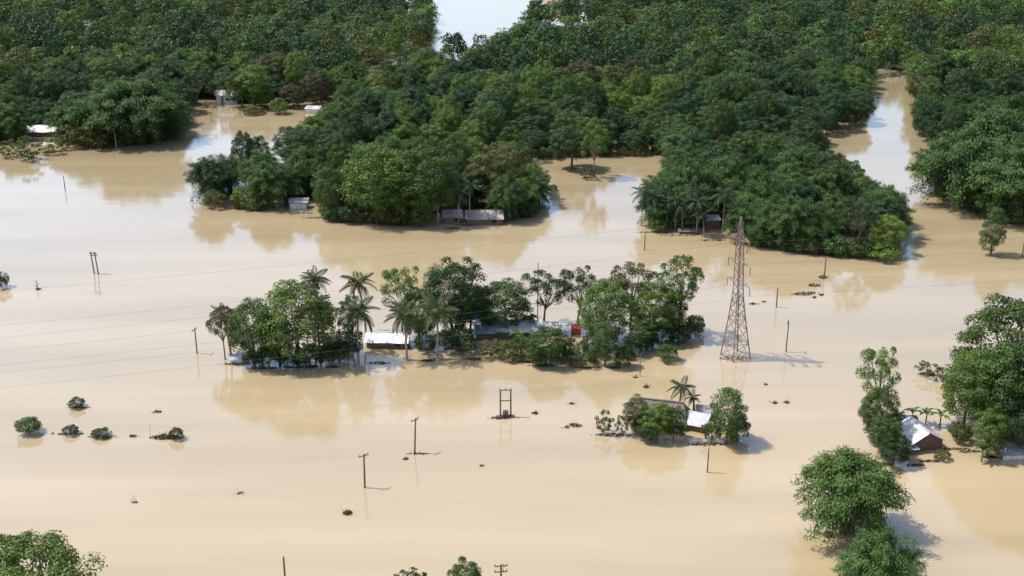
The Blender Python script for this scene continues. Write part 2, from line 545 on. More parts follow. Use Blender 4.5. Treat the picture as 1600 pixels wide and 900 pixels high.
FROND = [frond_mesh(2.9, .5, 18, .85), frond_mesh(3.0, 1.1, 18, .85), frond_mesh(2.9, 1.7, 18, .8)]

def palm_trunk(seed, H=10., lean=.08, r=.17):
    rng = random.Random(seed); a = rng.uniform(0, 6.28)
    pts, rad = [], []
    for i in range(9):
        t = i / 8
        q = lean * H * t * t
        pts.append((math.cos(a) * q, math.sin(a) * q, -1.5 + (H + 1.5) * t)); rad.append(r * (1.35 - .55 * t))
    return MB().tube(pts, rad, 7).mesh('trunk', M['pale_bark'], True), pts[-1]
PTRUNK = [palm_trunk(1, lean=.03), palm_trunk(2, lean=.10), palm_trunk(3, lean=.16)]
NUT = None
def nut_mesh():
    mb = MB()
    rng = random.Random(3)
    for i in range(8):
        a = i * .8; c = Vector((math.cos(a) * .28, math.sin(a) * .28, -.25 - .1 * (i % 2)))
        mb.tube([c + Vector((0, 0, .14)), c + Vector((0, 0, .05)), c + Vector((0, 0, -.06)), c + Vector((0, 0, -.15))], [.04, .13, .13, .04], 5)
    return mb.mesh('coconuts', M['culm'], True)
NUT = nut_mesh()

def coconut_palm(px, py, crown_y, radius_px, label, color=(.06, .088, .028), seed=0, n=22, group='coconut palms of the flooded homesteads', lean=0):
    """crown_y: photo row of the crown's heart"""
    rng = random.Random(seed * 7 + 1)
    loc = G(px, py); h = HT(px, py, crown_y); s = radius_px / PPM(px, py) / 2.75
    t = tag(empty('coconut_palm', loc, rng.uniform(0, 6.28)), label, 'palm tree', group)
    me, top = PTRUNK[lean]
    link('trunk', me, parent=t, scale=(1, 1, h / 10.))
    c = (top[0], top[1], top[2] * h / 10.)
    link('coconuts', NUT, parent=t, loc=c)
    for i in range(n):
        el = i / (n - 1)
        o = link('frond', FROND[0 if el < .35 else (1 if el < .72 else 2)], parent=t, loc=c,
                 rot=(rng.uniform(-.5, .5), -(.95 - 1.5 * el) + rng.uniform(-.2, .2), i * 2.399 + rng.uniform(-.2, .2)))
        o.scale = (s * rng.uniform(.88, 1.1),) * 3
        o.color = (*[v * rng.uniform(.8, 1.25) for v in color], 1)
    return t

# a palm crown joined into one piece, for the slender palms standing in the forest edge
def joined_palm_crown(seed, n=15):
    rng = random.Random(seed)
    V, Fc, LV = [], [], []
    for i in range(n):
        el = i / (n - 1)
        me = FROND[0 if el < .35 else (1 if el < .72 else 2)]
        R = Matrix.Rotation(i * 2.399 + rng.uniform(-.2, .2), 4, 'Z') @ Matrix.Rotation(-(.95 - 1.5 * el), 4, 'Y')
        k = len(V); V += [tuple(R @ v.co) for v in me.vertices]; Fc += [tuple(k + j for j in p.vertices) for p in me.polygons]
        LV += [min(1, max(0, rng.gauss(.5, .15)))] * len(me.vertices)
    m = bpy.data.meshes.new('crown'); m.from_pydata(V, [], Fc); m.update()
    m.materials.append(M['leaf'])
    a = m.attributes.new('lv', 'FLOAT', 'POINT'); a.data.foreach_set('value', LV)
    return m
PCROWN = [joined_palm_crown(i) for i in range(3)]
SLIM = [palm_trunk(11, lean=.02, r=.09), palm_trunk(12, lean=.06, r=.09)]
def slim_palm(px, py, crown_y, radius_px, label, group, seed):
    rng = random.Random(seed + 50)
    loc = G(px, py); h = HT(px, py, crown_y); s = radius_px / PPM(px, py) / 2.75
    t = tag(empty('areca_palm', loc, rng.uniform(0, 6.28)), label, 'palm tree', group)
    me, top = SLIM[seed % 2]
    link('trunk', me, parent=t, scale=(1, 1, h / 10.))
    o = link('crown', PCROWN[seed % 3], parent=t, loc=(top[0], top[1], top[2] * h / 10.), scale=(s, s, s), rot=(0, 0, rng.uniform(0, 6)))
    f = rng.uniform(.8, 1.3); o.color = (.04 * f, .075 * f, .032 * f, 1)
    return t

def banana_leaf():
    mb = MB()
    n = 9; L = 2.2
    rows = []
    for i in range(n):
        t = i / (n - 1)
        p = Vector((L * t * (1 - .22 * t), 0, L * (.75 * t - .95 * t * t)))
        w = .30 * math.sin(math.pi * min(1, .08 + .92 * t)) ** .6 if t > .12 else .03
        k = len(mb.v)
        mb.v += [tuple(p + Vector((0, -w, .10 * w + .06))), tuple(p), tuple(p + Vector((0, w, .10 * w + .06)))]
        rows.append(k)
    for a, b in zip(rows, rows[1:]):
        mb.f += [(a, a + 1, b + 1, b), (a + 1, a + 2, b + 2, b + 1)]
    m = mb.mesh('leaf', M['leaf'], True)
    a = m.attributes.new('lv', 'FLOAT', 'POINT'); a.data.foreach_set('value', [.55] * len(m.vertices))
    return m
BLEAF = banana_leaf()
BSTEM = MB().tube([(0, 0, -1.2), (0.02, 0, .8), (.03, .02, 1.0)], [.14, .11, .05], 6).mesh('stem', M['culm'], True)
def banana_plant(px, py, h_m, label, seed=0, group='banana plants by the flooded houses', color=(.06, .115, .03)):
    rng = random.Random(seed + 900)
    t = tag(empty('banana_plant', G(px, py), rng.uniform(0, 6)), label, 'banana plant', group)
    z = h_m * .55
    link('stem', BSTEM, parent=t, scale=(1, 1, z))
    for i in range(8):
        s = h_m / 3.6 * rng.uniform(.85, 1.15)
        o = link('leaf', BLEAF, parent=t, loc=(0, 0, z * .97), rot=(0, -rng.uniform(.1, .75), i * 2.4 + rng.uniform(-.3, .3)), scale=(s, s, s))
        o.color = (*[c * rng.uniform(.75, 1.3) for c in color], 1)
    return t

PAL = {'dark': (0.033, 0.065, 0.019), 'mid': (0.057, 0.106, 0.023), 'bright': (0.094, 0.16, 0.028), 'lime': (0.13, 0.205, 0.035), 'olive': (0.085, 0.098, 0.026),
       'blue': (0.033, 0.077, 0.026), 'bamboo': (0.057, 0.112, 0.028), 'brown': (0.066, 0.064, 0.029)}

def plant(name, cat, key, loc, h, w, color, label, group, seed):
    rng = random.Random(seed)
    tr, cr, ph, pw = PROTO[key]
    t = tag(empty(name, loc, rng.uniform(0, 6.28), (w / pw, w / pw, h / ph)), label, cat, group)
    link('culms' if key.startswith('bamboo') else ('stem' if key[:5] in ('bush0', 'bush1', 'bush2', 'scrub') else 'trunk'), tr, parent=t)
    o = link('crown' if key[:4] not in ('bush', 'scru') else 'foliage', cr, parent=t)
    c = PAL[color] if isinstance(color, str) else color
    j = rng.uniform(.9, 1.12)
    o.color = (c[0] * j * rng.uniform(.93, 1.07), c[1] * j, c[2] * j * rng.uniform(.9, 1.1), 1)
    return t

_seed = [1000]
KIND = {'dense': ('broadleaf_tree', 'tree'), 'open': ('broadleaf_tree', 'tree'), 'tall': ('broadleaf_tree', 'tree'), 'bush': ('shrub', 'shrub'),
        'scrub': ('shrub', 'shrub'), 'bamboo': ('bamboo_clump', 'bamboo')}
def T(key, px, py, top, width, color, label, group=None):
    """a tree whose foot stands at photo pixel (px, py), reaching photo row top, width in photo pixels"""
    _seed[0] += 1
    name, cat = KIND[key.rstrip('0123456789')]
    return plant(name, cat, key, G(px, py), HT(px, py, top), width / PPM(px, py), color, label, group, _seed[0])

# ------------------------------------------------------------------ houses
def sheet_mesh(w, L, mat, name='roof_sheet', waves=4):
    mb = MB()
    n = waves * 2 + 1
    for j, y in enumerate((0, L)):
        for i in range(n):
            mb.v.append((w * i / (n - 1), y, .03 if i % 2 else 0.0))
    for i in range(n - 1):
        mb.f.append((i, i + 1, n + i + 1, n + i))
    for j, y in enumerate((0, L)):
        for i in range(n):
            mb.v.append((w * i / (n - 1), y, (.03 if i % 2 else 0.0) - .012))
    for i in range(n - 1):
        k = 2 * n
        mb.f.append((k + i, k + n + i, k + n + i + 1, k + i + 1))
    return mb.mesh(name, mat)

def slope(parent, a, b, rise_vec, mat, n, rng):
    """corrugated sheets from eave a-b up along rise_vec; each sheet a piece of its own"""
    a, b, up = Vector(a), Vector(b), Vector(rise_vec)
    d = b - a; w = d.length / n
    me = sheet_mesh(w * 1.06, up.length, mat)
    x = d.normalized(); y = up.normalized(); z = x.cross(y)
    R = Matrix((x, y, z)).transposed()
    for i in range(n):
        o = link('roof_sheet', me, parent=parent, loc=a + d * (i / n) + z * (.004 * (i % 3)) - y * rng.uniform(0, .10))
        o.rotation_euler = (R @ Matrix.Rotation(rng.uniform(-.012, .012), 3, 'Z')).to_euler()

def gable_house(name, label, loc, rz, L, W, wall, rise, roof='tin', walls='wall_dark', over=.45, thatch=False, cat='house', group='flooded houses',
                door=-.2, windows=(.28,), hip=0.0, sheets=None, seed=0):
    rng = random.Random(seed + 77)
    t = tag(empty(name, loc, rz), label, cat, group)
    wm = M[walls]; th = .12; lo = -1.6
    for s in (-1, 1):
        MB().box((0, s * (W / 2 - th / 2), (wall + lo) / 2), (L, th, wall - lo)).build('wall', wm, t)
        e = MB().box((s * (L / 2 - th / 2), 0, (wall + lo) / 2), (th, W - 2 * th - .004, wall - lo))
        if not hip:
            x0, x1 = s * (L / 2 - th), s * L / 2
            k = len(e.v)
            for x in (x0, x1):
                e.v += [(x, -W / 2 + th, wall + .003), (x, W / 2 - th, wall + .003), (x, 0, wall + rise * .95)]
            e.f += [(k, k + 1, k + 2), (k + 5, k + 4, k + 3), (k, k + 3, k + 4, k + 1), (k + 1, k + 4, k + 5, k + 2), (k + 2, k + 5, k + 3, k)]
        e.build('wall', wm, t)
        for q in (-1, 1):
            MB().box((s * (L / 2 + .05), q * (W / 2 + .05), (wall + lo) / 2), (.13, .13, wall - lo + .05)).build('post', M['wood'], t)
    y = -W / 2
    if door is not None:
        d = MB().box((door * L, y - .02, (wall * .85 + lo) / 2), (.95, .06, wall * .85 - lo)).build('door', M['wood'], t)
        MB().box((door * L + .32, y - .075, .35), (.06, .05, .14)).build('handle', M['grey_metal'], d)
    for wx in windows:
        z = wall * .55
        wd = MB().box((wx * L, y - .01, z), (1.0, .05, .7)).build('window', M['dark'], t)
        f = MB()
        for q in (-1, 1):
            f.box((wx * L, y - .03, z + q * .38), (1.12, .09, .07)); f.box((wx * L + q * .53, y - .03, z), (.07, .09, .69))
        f.build('frame', M['wood'], wd)
    if thatch:
        r = MB()
        e = wall - rise * over / (W / 2) ; hx = L / 2 + over; hy = W / 2 + over; rx = hx - hip; top = wall + rise
        nx = 10
        for s in (-1, 1):
            for i in range(nx):      # ragged courses
                u0, u1 = i / nx, (i + 1) / nx
                sag = rng.uniform(-.05, .05)
                A = Vector((-hx + 2 * hx * u0, s * hy, e + rng.uniform(-.12, .04))); B = Vector((-hx + 2 * hx * u1, s * hy, e + rng.uniform(-.12, .04)))
                C_ = Vector((-rx + 2 * rx * u1, 0, top + sag)); D = Vector((-rx + 2 * rx * u0, 0, top + sag))
                r.slab([A, B, C_, D] if s < 0 else [B, A, D, C_], .16)
            if hip:
                q = [Vector((s * hx, -hy, e)), Vector((s * hx, hy, e)), Vector((s * rx, 0, top))]
                r.slab(q if s > 0 else q[::-1], .16)
        ro = r.build('roof', M[roof], t)
        MB().tube([(-rx, 0, top + .03), (0, 0, top + .06), (rx, 0, top + .03)], [.14, .16, .14], 6).build('ridge', M[roof], ro)
    else:
        hx = L / 2 + over; ang = math.atan2(rise, W / 2); top = wall + rise + .06
        ey = W / 2 + over * .8; ez = top - ey * math.tan(ang)
        ro = MB().bar((-hx, 0, top + .035), (hx, 0, top + .035), .32, .03).build('roof', M[roof], t)
        for i in range(4):
            for s in (-1, 1):
                x = -L / 2 + L * i / 3
                MB().bar((x, s * ey * .97, ez - .06), (x, s * .05, top - .10), .07, .07).build('rafter', M['wood'], ro)
        n = sheets or max(4, round(L / 1.1))
        slope(ro, (-hx, -ey, ez), (hx, -ey, ez), (0, ey - .02, top - ez), M[roof], n, rng)
        slope(ro, (hx, ey, ez), (-hx, ey, ez), (0, -ey + .02, top - ez), M[roof], n, rng)
    return t

def lean_to(name, label, loc, rz, L, D, hi, lo, roof='tin', walls=None, cat='shed', group='flooded sheds', sheets=None, seed=0):
    """a single pitch of tin on posts: eave towards local -y"""
    rng = random.Random(seed + 5)
    t = tag(empty(name, loc, rz), label, cat, group)
    for sx in (-1, 1):
        for sy, h in ((-1, lo), (1, hi)):
            MB().box((sx * (L / 2 - .1), sy * (D / 2 - .1), (h - 1.6) / 2), (.11, .11, h + 1.6)).build('post', M['wood'], t)
    if walls:
        MB().box((0, D / 2 - .03, (hi - 1.6) / 2 - .05), (L - .36, .05, hi + 1.45)).build('wall', M[walls], t)
        MB().box((L / 2 - .03, 0, (lo - 1.6) / 2 - .05), (.05, D - .36, lo + 1.45)).build('wall', M[walls], t)
        MB().box((0, -D / 2 + .03, (lo - 1.6) / 2 - .1), (L - .36, .05, lo + 1.3)).build('wall', M[walls], t)
    ro = MB().bar((-L / 2, 0, (lo + hi) / 2 + .01), (L / 2, 0, (lo + hi) / 2 + .01), .07).build('roof', M['wood'], t)
    for sy, h in ((-1, lo), (1, hi)):
        MB().bar((-L / 2, sy * (D / 2 - .1), h + .01), (L / 2, sy * (D / 2 - .1), h + .01), .07).build('purlin', M['wood'], ro)
    slope(ro, (-L / 2 - .2, -D / 2 - .25, lo - .02), (L / 2 + .2, -D / 2 - .25, lo - .02), (0, D + .4, hi - lo + .12), M[roof], sheets or max(3, round(L / 1.0)), rng)
    return t

R = math.radians
# the long homestead in the middle
gable_house('tin_roof_house', 'long low house with bright tin roof and dark wall between two palm trunks', G(607, 538), R(-4), 6.6, 3.4, 1.25, .95, seed=1)
gable_house('tin_roof_house', 'broad pale tin roofed house half hidden behind bushes on the middle island', G(805, 523), R(-3), 7.2, 3.8, 1.5, 1.1, seed=2)
lean_to('tin_shed', 'small shed with low tin pitch at the left end of the pale tin roofed house', G(758, 527), R(6), 3.2, 2.4, 1.7, 1.2, 'tin', 'wall_dark', seed=3)
lean_to('tin_shed', 'narrow white tin shed behind the left shed of the tree island', G(768, 514), R(-6), 3.6, 2.0, 2.1, 1.6, 'tin', 'wall_dark', seed=4)
gable_house('tin_roof_house', 'white walled hut with tin roof left of the red kiosk', G(868, 520), R(-3), 3.6, 2.6, 1.3, .7, walls='wall_pale', windows=(), seed=5)
gable_house('red_kiosk', 'tiny red painted kiosk among the trees of the middle island', G(900, 521), R(5), 1.25, 1.2, 1.15, .5, roof='red', walls='red', over=.12, door=None, windows=(), cat='kiosk', group='small outbuildings', seed=6, sheets=2)
gable_house('blue_wall_house', 'blue walled house behind the left trees of the middle island', G(527, 541), R(8), 4.6, 3.0, 1.7, .8, roof='old_tin', walls='wall_blue', seed=7)
lean_to('tarpaulin_shelter', 'blue tarpaulin shelter behind the round tree left of the pale tin roof', G(745, 505), R(0), 2.6, 1.8, 1.5, 1.1, 'tarp', cat='shelter', group='small outbuildings', sheets=2, seed=8)
lean_to('tin_shed', 'pale low shed at the water edge under the leftmost trees of the middle island', G(375, 563), R(20), 3.0, 1.8, .9, .5, 'tin', group='flooded sheds', seed=9)
# the thatched homestead
gable_house('thatched_house', 'large grey brown thatched house behind dense bushes on the small island', G(1032, 656), R(-15), 7.2, 4.4, 1.3, 1.9, roof='thatch', thatch=True, hip=.9, over=.6, seed=10)
lean_to('tin_shed', 'bright white tin lean-to against the right end of the thatched house', G(1088, 668), R(-24), 3.0, 2.6, 1.75, 1.0, 'tin', 'wall_dark', seed=11)
lean_to('tin_shed', 'grey tin shed behind the white lean-to of the thatched house', G(1103, 652), R(-8), 2.8, 1.8, 1.45, 1.2, 'old_tin', 'wall_dark', seed=12)
lean_to('tarpaulin_shelter', 'blue tarpaulin shelter right of the thatched house', G(1108, 655), R(-8), 1.0, .8, 1.0, .9, 'tarp', cat='shelter', group='small outbuildings', sheets=1, seed=13)
# the homestead on the right
gable_house('tin_roof_house', 'white tin roofed house with its dark gable to the viewer on the right', G(1433, 692), R(-90 + 13), 4.6, 4.6, 1.55, 1.35, seed=14, door=None, windows=())
lean_to('tin_shed', 'small white tin porch in front of the gabled house on the right', G(1418, 706), R(10), 2.1, 1.5, 1.15, .8, 'tin', 'wall_dark', seed=15, sheets=3)
lean_to('tin_shed', 'grey tin shed behind the gabled house on the right', G(1412, 668), R(-5), 3.4, 1.6, 1.5, 1.2, 'old_tin', 'wall_dark', seed=16)
lean_to('tin_shed', 'pale tin shed under the big trees at the right edge', G(1578, 713), R(5), 3.4, 2.0, 1.2, .9, 'tin', 'wall_pale', seed=17)
# houses along the forest edge
gable_house('tin_roof_house', 'grey corrugated tin house on the point of the wooded spit', G(757, 347), R(2), 7.6, 4.2, 1.5, 1.3, roof='old_tin', walls='wall_dark', seed=18)
gable_house('tin_roof_house', 'weathered grey house under trees left of the corrugated tin house', G(706, 346), R(10), 3.6, 3.0, 1.6, 1.1, roof='old_tin', walls='wall_dark', seed=19)
lean_to('tin_shed', 'white shed at the waterline of the wooded spit left of its middle', G(467, 324), R(0), 4.2, 2.2, 1.9, 1.5, 'tin', 'wall_pale', seed=20)
gable_house('tin_roof_house', 'long white tin roof in the trees at the far left', G(72, 211), R(6), 9.0, 4.2, 1.6, 1.3, walls='wall_dark', seed=21)
gable_house('teal_house', 'pale teal house at the head of the left bay', G(357, 161), R(0), 6.6, 4.4, 3.0, 1.2, roof='old_tin', walls='wall_teal', seed=22, windows=(.05, .32))
lean_to('tin_shed', 'small white shed on the shore right of the teal house', G(489, 176), R(-10), 4.4, 2.6, 1.8, 1.4, 'tin', 'wall_pale', seed=23)
lean_to('tin_shed', 'small white roof in the clearing above the left bay', G(541, 152), R(-10), 4.6, 2.6, 2.2, 1.8, 'tin', 'wall_pale', seed=24)
gable_house('tin_roof_house', 'white roof deep in the upper left forest', G(131, 54), R(4), 8.5, 5.5, 4.6, 1.6, walls='wall_pale', seed=25)
gable_house('tin_roof_house', 'house on the far bank at the right of the upper river', G(866, 15), R(-10), 9.5, 6.0, 3.0, 1.8, roof='rust_tin', walls='wall_pale', seed=26)
lean_to('tin_shed', 'white tin roof among the palms of the right headland', G(1112, 356), R(6), 3.0, 2.2, 2.6, 2.1, 'tin', 'wall_dark', seed=27)
lean_to('tin_shed', 'low pale shed under the palms at the right headland waterline', G(1075, 364), R(-6), 4.0, 1.6, .8, .6, 'old_tin', 'wall_dark', seed=28)
lean_to('tin_shed', 'pale shed in the gap of the wooded spit behind its left tip', G(455, 268), R(8), 3.6, 2.4, 2.6, 2.2, 'tin', 'wall_pale', seed=30)

# ------------------------------------------------------------------ trees of the homesteads, one by one
gm = 'trees of the middle island'
T('open0', 352, 562, 476, 52, 'olive', 'thin droopy olive tree at the left end of the middle island', gm)
T('dense0', 398, 566, 468, 78, 'mid', 'rounded mid green tree second from the left of the middle island', gm)
T('dense1', 466, 566, 441, 118, 'bright', 'largest bright green tree on the left of the middle island', gm)
T('tall0', 437, 572, 500, 50, 'dark', 'low dark tree in front of the large bright tree', gm)
T('open1', 552, 550, 463, 46, 'dark', 'small dark tree behind the palm left of the bright tin roof', gm)
T('bush1', 545, 560, 505, 44, 'dark', 'dark bush round the palm foot left of the bright tin roof', 'bushes of the middle island')
T('open2', 628, 528, 419, 68, 'bright', 'light green airy tree behind the right end of the bright tin roof', gm)
T('dense2', 655, 536, 452, 62, 'mid', 'mid green tree just behind the two palms right of the tin roof', gm)
T('dense3', 707, 526, 403, 92, 'dark', 'tallest dark rounded tree in the middle of the tree island', gm)
T('dense4', 735, 522, 446, 60, 'dark', 'dark tree tucked under the right of the tallest tree', gm)
T('dense0', 788, 516, 438, 88, 'mid', 'round mid green tree standing over the pale tin roof', gm)
T('open0', 850, 510, 421, 84, 'dark', 'sparse see-through tree beside the tall pole on the middle island', gm)
T('open2', 902, 512, 420, 66, 'dark', 'thin dark tree between the sparse tree and the light green tree', gm)
T('dense1', 945, 535, 438, 86, 'bright', 'bright green rounded tree right of the red kiosk', gm)
T('open1', 985, 516, 410, 74, 'olive', 'yellowish olive tree rising behind the right part of the island', gm)
T('dense2', 1020, 531, 438, 72, 'bright', 'green rounded tree second from the right end of the island', gm)
T('open1', 1060, 524, 401, 72, 'mid', 'tall spreading tree at the right end of the middle island', gm)
T('tall1', 1052, 528, 452, 44, 'dark', 'dark creeper covered trunk under the tall spreading right tree', gm)
T('dense4', 853, 569, 512, 62, 'mid', 'bushy green tree standing in water before the white walled hut', gm)
T('tall1', 945, 572, 500, 40, 'mid', 'upright green tree at the front shore right of the kiosk', gm)
T('tall0', 1000, 548, 500, 40, 'mid', 'small upright tree between the front shore and the right trees', gm)
gb = 'bushes of the middle island'
T('bush0', 792, 560, 533, 44, 'olive', 'yellowish bush in front of the pale tin roof', gb)
T('bush2', 818, 560, 520, 40, 'mid', 'green bush left of the bushy tree standing in water', gb)
T('bush1', 908, 569, 536, 54, 'mid', 'spreading bush between the water tree and the upright front tree', gb)
T('bush0', 888, 556, 528, 36, 'olive', 'olive bush before the red kiosk', gb)
T('bush2', 975, 574, 540, 34, 'dark', 'dark bush right of the upright front tree', gb)
T('bush0', 1042, 563, 538, 36, 'mid', 'lone round bush in open water off the right end of the island', gb)
T('bush1', 1060, 538, 508, 40, 'dark', 'dark bush at the foot of the tall right tree', gb)
T('bush2', 1086, 520, 490, 36, 'mid', 'green bush at the far right end of the island', gb)
T('scrub0', 765, 556, 530, 40, 'olive', 'thin scrub at the shore before the small sheds', gb)
T('scrub1', 725, 548, 522, 44, 'dark', 'thin dark scrub between the big palm and the sheds', gb)
T('bush1', 484, 571, 536, 50, 'dark', 'dark bush at the shore below the large bright tree', gb)
T('bush0', 420, 571, 540, 40, 'dark', 'dark bush at the shore below the rounded left tree', gb)
for i, (x, y, tp, w_, c) in enumerate([(396, 572, 548, 32, 'dark'), (450, 574, 548, 34, 'dark'), (510, 568, 540, 32, 'dark'), (530, 562, 532, 34, 'mid'),
                                   (665, 548, 518, 40, 'dark'), (700, 545, 512, 44, 'dark'), (720, 540, 508, 40, 'mid'), (1012, 545, 512, 38, 'dark'),
                                   (1034, 540, 505, 40, 'dark'), (985, 556, 524, 40, 'dark'), (870, 562, 530, 36, 'dark'), (1075, 530, 500, 30, 'dark'), (840, 571, 540, 34, 'mid'), (924, 556, 518, 40, 'dark')]):
    T('bush%d' % (i % 3), x, y, tp, w_, c, 'low leafy undergrowth bush between the trees of the middle island', 'undergrowth of the middle island')
banana_plant(828, 521, 4.2, 'banana plant at the right end of the pale tin roof', 1)
banana_plant(842, 548, 3.6, 'banana plant behind the bushy water tree', 2)
banana_plant(812, 540, 3.4, 'banana plant just in front of the pale tin roof', 3)
banana_plant(735, 553, 2.6, 'low banana plant right of the big palm foot', 4)

coconut_palm(500, 556, 437, 25, 'coconut palm rising above the large bright tree', seed=1, lean=0)
coconut_palm(494, 571, 480, 33, 'coconut palm before the right side of the large bright tree', seed=2, lean=0)
coconut_palm(560, 563, 488, 34, 'coconut palm left of the bright tin roof', seed=3, lean=0)
coconut_palm(572, 521, 443, 28, 'tall slender coconut palm standing free behind the bright tin roof', seed=4, lean=1)
coconut_palm(636, 563, 494, 30, 'coconut palm before the right end of the bright tin roof', seed=5, lean=0)
coconut_palm(684, 560, 487, 38, 'broad coconut palm in water right of the tin roof', seed=6, lean=0)
coconut_palm(362, 562, 492, 22, 'ragged small palm at the left end of the middle island', seed=7, lean=1, n=13, color=(.075, .07, .03))
coconut_palm(410, 566, 492, 18, 'small palm among the rounded trees on the left', seed=8, lean=0, n=13)

gs = 'trees of the thatched homestead'
T('tall1', 994, 677, 618, 42, 'olive', 'dull olive tree against the left front of the thatched house', gs)
T('dense1', 1026, 684, 628, 56, 'bright', 'bright leafy tree hiding the front of the thatched house', gs)
T('dense2', 1052, 687, 636, 38, 'mid', 'green tree at the right front corner of the thatched house', gs)
T('bush0', 1010, 684, 646, 50, 'dark', 'dark bush at the waterline before the thatched house', 'bushes of the thatched homestead')
T('tall1', 1134, 692, 606, 58, 'mid', 'layered green tree standing in water right of the white lean-to', gs)
T('bush1', 1112, 688, 655, 32, 'mid', 'bush at the left foot of the layered tree', 'bushes of the thatched homestead')
T('bush2', 1152, 686, 648, 40, 'dark', 'dark bush at the right foot of the layered tree', 'bushes of the thatched homestead')
T('scrub0', 943, 676, 640, 32, 'olive', 'sparse pale bush in water left of the thatched house', 'bushes of the thatched homestead')
T('scrub1', 972, 680, 648, 24, 'olive', 'thin shrub between the sparse pale bush and the thatched house', 'bushes of the thatched homestead')
coconut_palm(1060, 648, 606, 24, 'palm with upright fronds behind the thatched house', seed=11, n=15, lean=0, color=(.03, .055, .03))
coconut_palm(1084, 646, 622, 15, 'smaller palm right of the palm behind the thatched house', seed=12, n=12, lean=0, color=(.03, .055, .03))

gr = 'trees of the right homestead'
T('open2', 1362, 672, 544, 66, 'bright', 'light green airy tree left of the gabled house', gr)
T('dense0', 1372, 690, 604, 62, 'mid', 'mid green tree below the airy tree left of the gabled house', gr)
T('dense3', 1378, 712, 648, 50, 'mid', 'rounded tree hugging the left wall of the gabled house', gr)
T('dense4', 1396, 724, 680, 50, 'dark', 'dark low tree before the porch of the gabled house', gr)
T('dense2', 1555, 640, 468, 140, 'mid', 'largest spreading tree at the right edge above the gabled house', gr)
T('dense1', 1505, 665, 545, 84, 'bright', 'bright rounded tree right of the banana plants', gr)
T('dense0', 1560, 690, 535, 120, 'mid', 'broad tree below the largest tree at the right edge', gr)
T('dense3', 1612, 690, 500, 120, 'dark', 'dark tree cut by the right edge of the picture', gr)
T('tall0', 1542, 715, 640, 50, 'bright', 'bright creeper covered tree on the front shore right of the house', gr)
T('dense4', 1590, 706, 610, 80, 'dark', 'dark tree over the pale shed at the right edge', gr)
T('scrub1', 1448, 588, 566, 40, 'brown', 'leafless brown shrub in water left of the largest right tree', 'bushes of the right homestead')
T('scrub0', 1480, 600, 572, 40, 'olive', 'thin shrub at the left foot of the largest right tree', 'bushes of the right homestead')
T('bush2', 1470, 718, 702, 26, 'olive', 'small pale bush at the right front corner of the gabled house', 'bushes of the right homestead')
T('bush0', 1500, 690, 660, 36, 'olive', 'pale bush behind the front shore right of the house', 'bushes of the right homestead')
for i, (x, y, h, w_) in enumerate([(1403, 668, 3.0, 'leftmost'), (1424, 663, 3.3, 'second'), (1446, 663, 2.9, 'third'), (1468, 667, 3.1, 'rightmost')]):
    banana_plant(x, y, h, '%s banana plant in the row behind the gabled house' % w_, 20 + i)
banana_plant(1533, 722, 3.2, 'banana plant at the foot of the creeper covered tree', 30)
T('bamboo0', 1320, 830, 712, 156, (.068, .128, .030), 'large round bamboo clump in water below the gabled house', 'bamboo clumps in the foreground')
T('bamboo1', 1368, 938, 834, 120, (.068, .128, .030), 'bamboo clump cut by the bottom edge on the right', 'bamboo clumps in the foreground')
T('dense2', 62, 990, 845, 175, 'bright', 'tree top with reaching twigs at the bottom left corner', 'trees in the foreground')
T('open1', 10, 985, 830, 80, 'bright', 'thin tree top at the left of the bottom left corner', 'trees in the foreground')
T('dense3', 727, 975, 878, 62, 'mid', 'small tree top at the bottom edge beside the pole', 'trees in the foreground')
T('scrub0', 640, 935, 893, 60, 'dark', 'dark twig tips just at the bottom edge left of the tree top', 'trees in the foreground')

gf = 'trees standing apart at the forest edge'
T('tall1', 1548, 398, 322, 36, 'mid', 'spindly creeper covered tree alone in water at the right', gf)
T('bush0', 1376, 405, 378, 50, 'lime', 'bright lime bush at the front right corner of the headland', gf)
T('dense1', 1384, 398, 336, 58, 'lime', 'light green tree above the lime bush on the headland', gf)
T('dense0', 590, 343, 224, 118, (.074,.134,.026), 'big bright green tree on the front of the wooded spit', gf)
T('dense2', 665, 346, 228, 100, 'mid', 'mid green tree beside the big bright one on the front of the wooded spit', gf)
T('dense3', 770, 322, 228, 84, 'olive', 'yellow green tree above the grey corrugated house', gf)
T('bush1', 385, 324, 288, 52, 'bright', 'bright low bush at the waterline of the spit tip', gf)
T('dense4', 893, 264, 196, 62, 'dark', 'dark tree in water at the head of the middle bay', gf)
T('open1', 928, 278, 190, 46, 'bright', 'slender bright tree in water at the head of the middle bay', gf)
T('bush2', 652, 351, 318, 36, 'bright', 'green bush in front of the weathered grey house', gf)
T('bush0', 436, 178, 152, 28, 'bright', 'bright bush on the shore right of the teal house', gf)
T('bush1', 395, 178, 164, 40, 'olive', 'low scrub mat on the shore right of the teal house', gf)
T('tall0', 398, 168, 100, 54, 'bright', 'light green tree just right of the teal house', gf)
T('scrub1', 920, 279, 262, 30, 'dark', 'dark drift bush at the foot of the slender bay tree', gf)
T('bush2', 866, 298, 288, 12, 'dark', 'tiny dark bush alone in the middle bay', gf)
T('scrub0', 45, 250, 214, 46, 'mid', 'thin green shrub in water at the far left shore', gf)
for i, (x, y, t_, w_) in enumerate([(15, 246, 218, 34), (80, 240, 214, 40), (105, 232, 196, 40), (128, 230, 190, 44), (155, 233, 198, 40)]):
    T('scrub%d' % (i % 2), x, y, t_, w_, 'olive', 'sparse pale scrub along the flooded far left shore', 'sparse scrub of the far left shore')
T('bamboo2', 175, 222, 128, 120, 'bamboo', 'big bamboo clump on the left shore nearest the bay', 'bamboo clumps of the left shore')
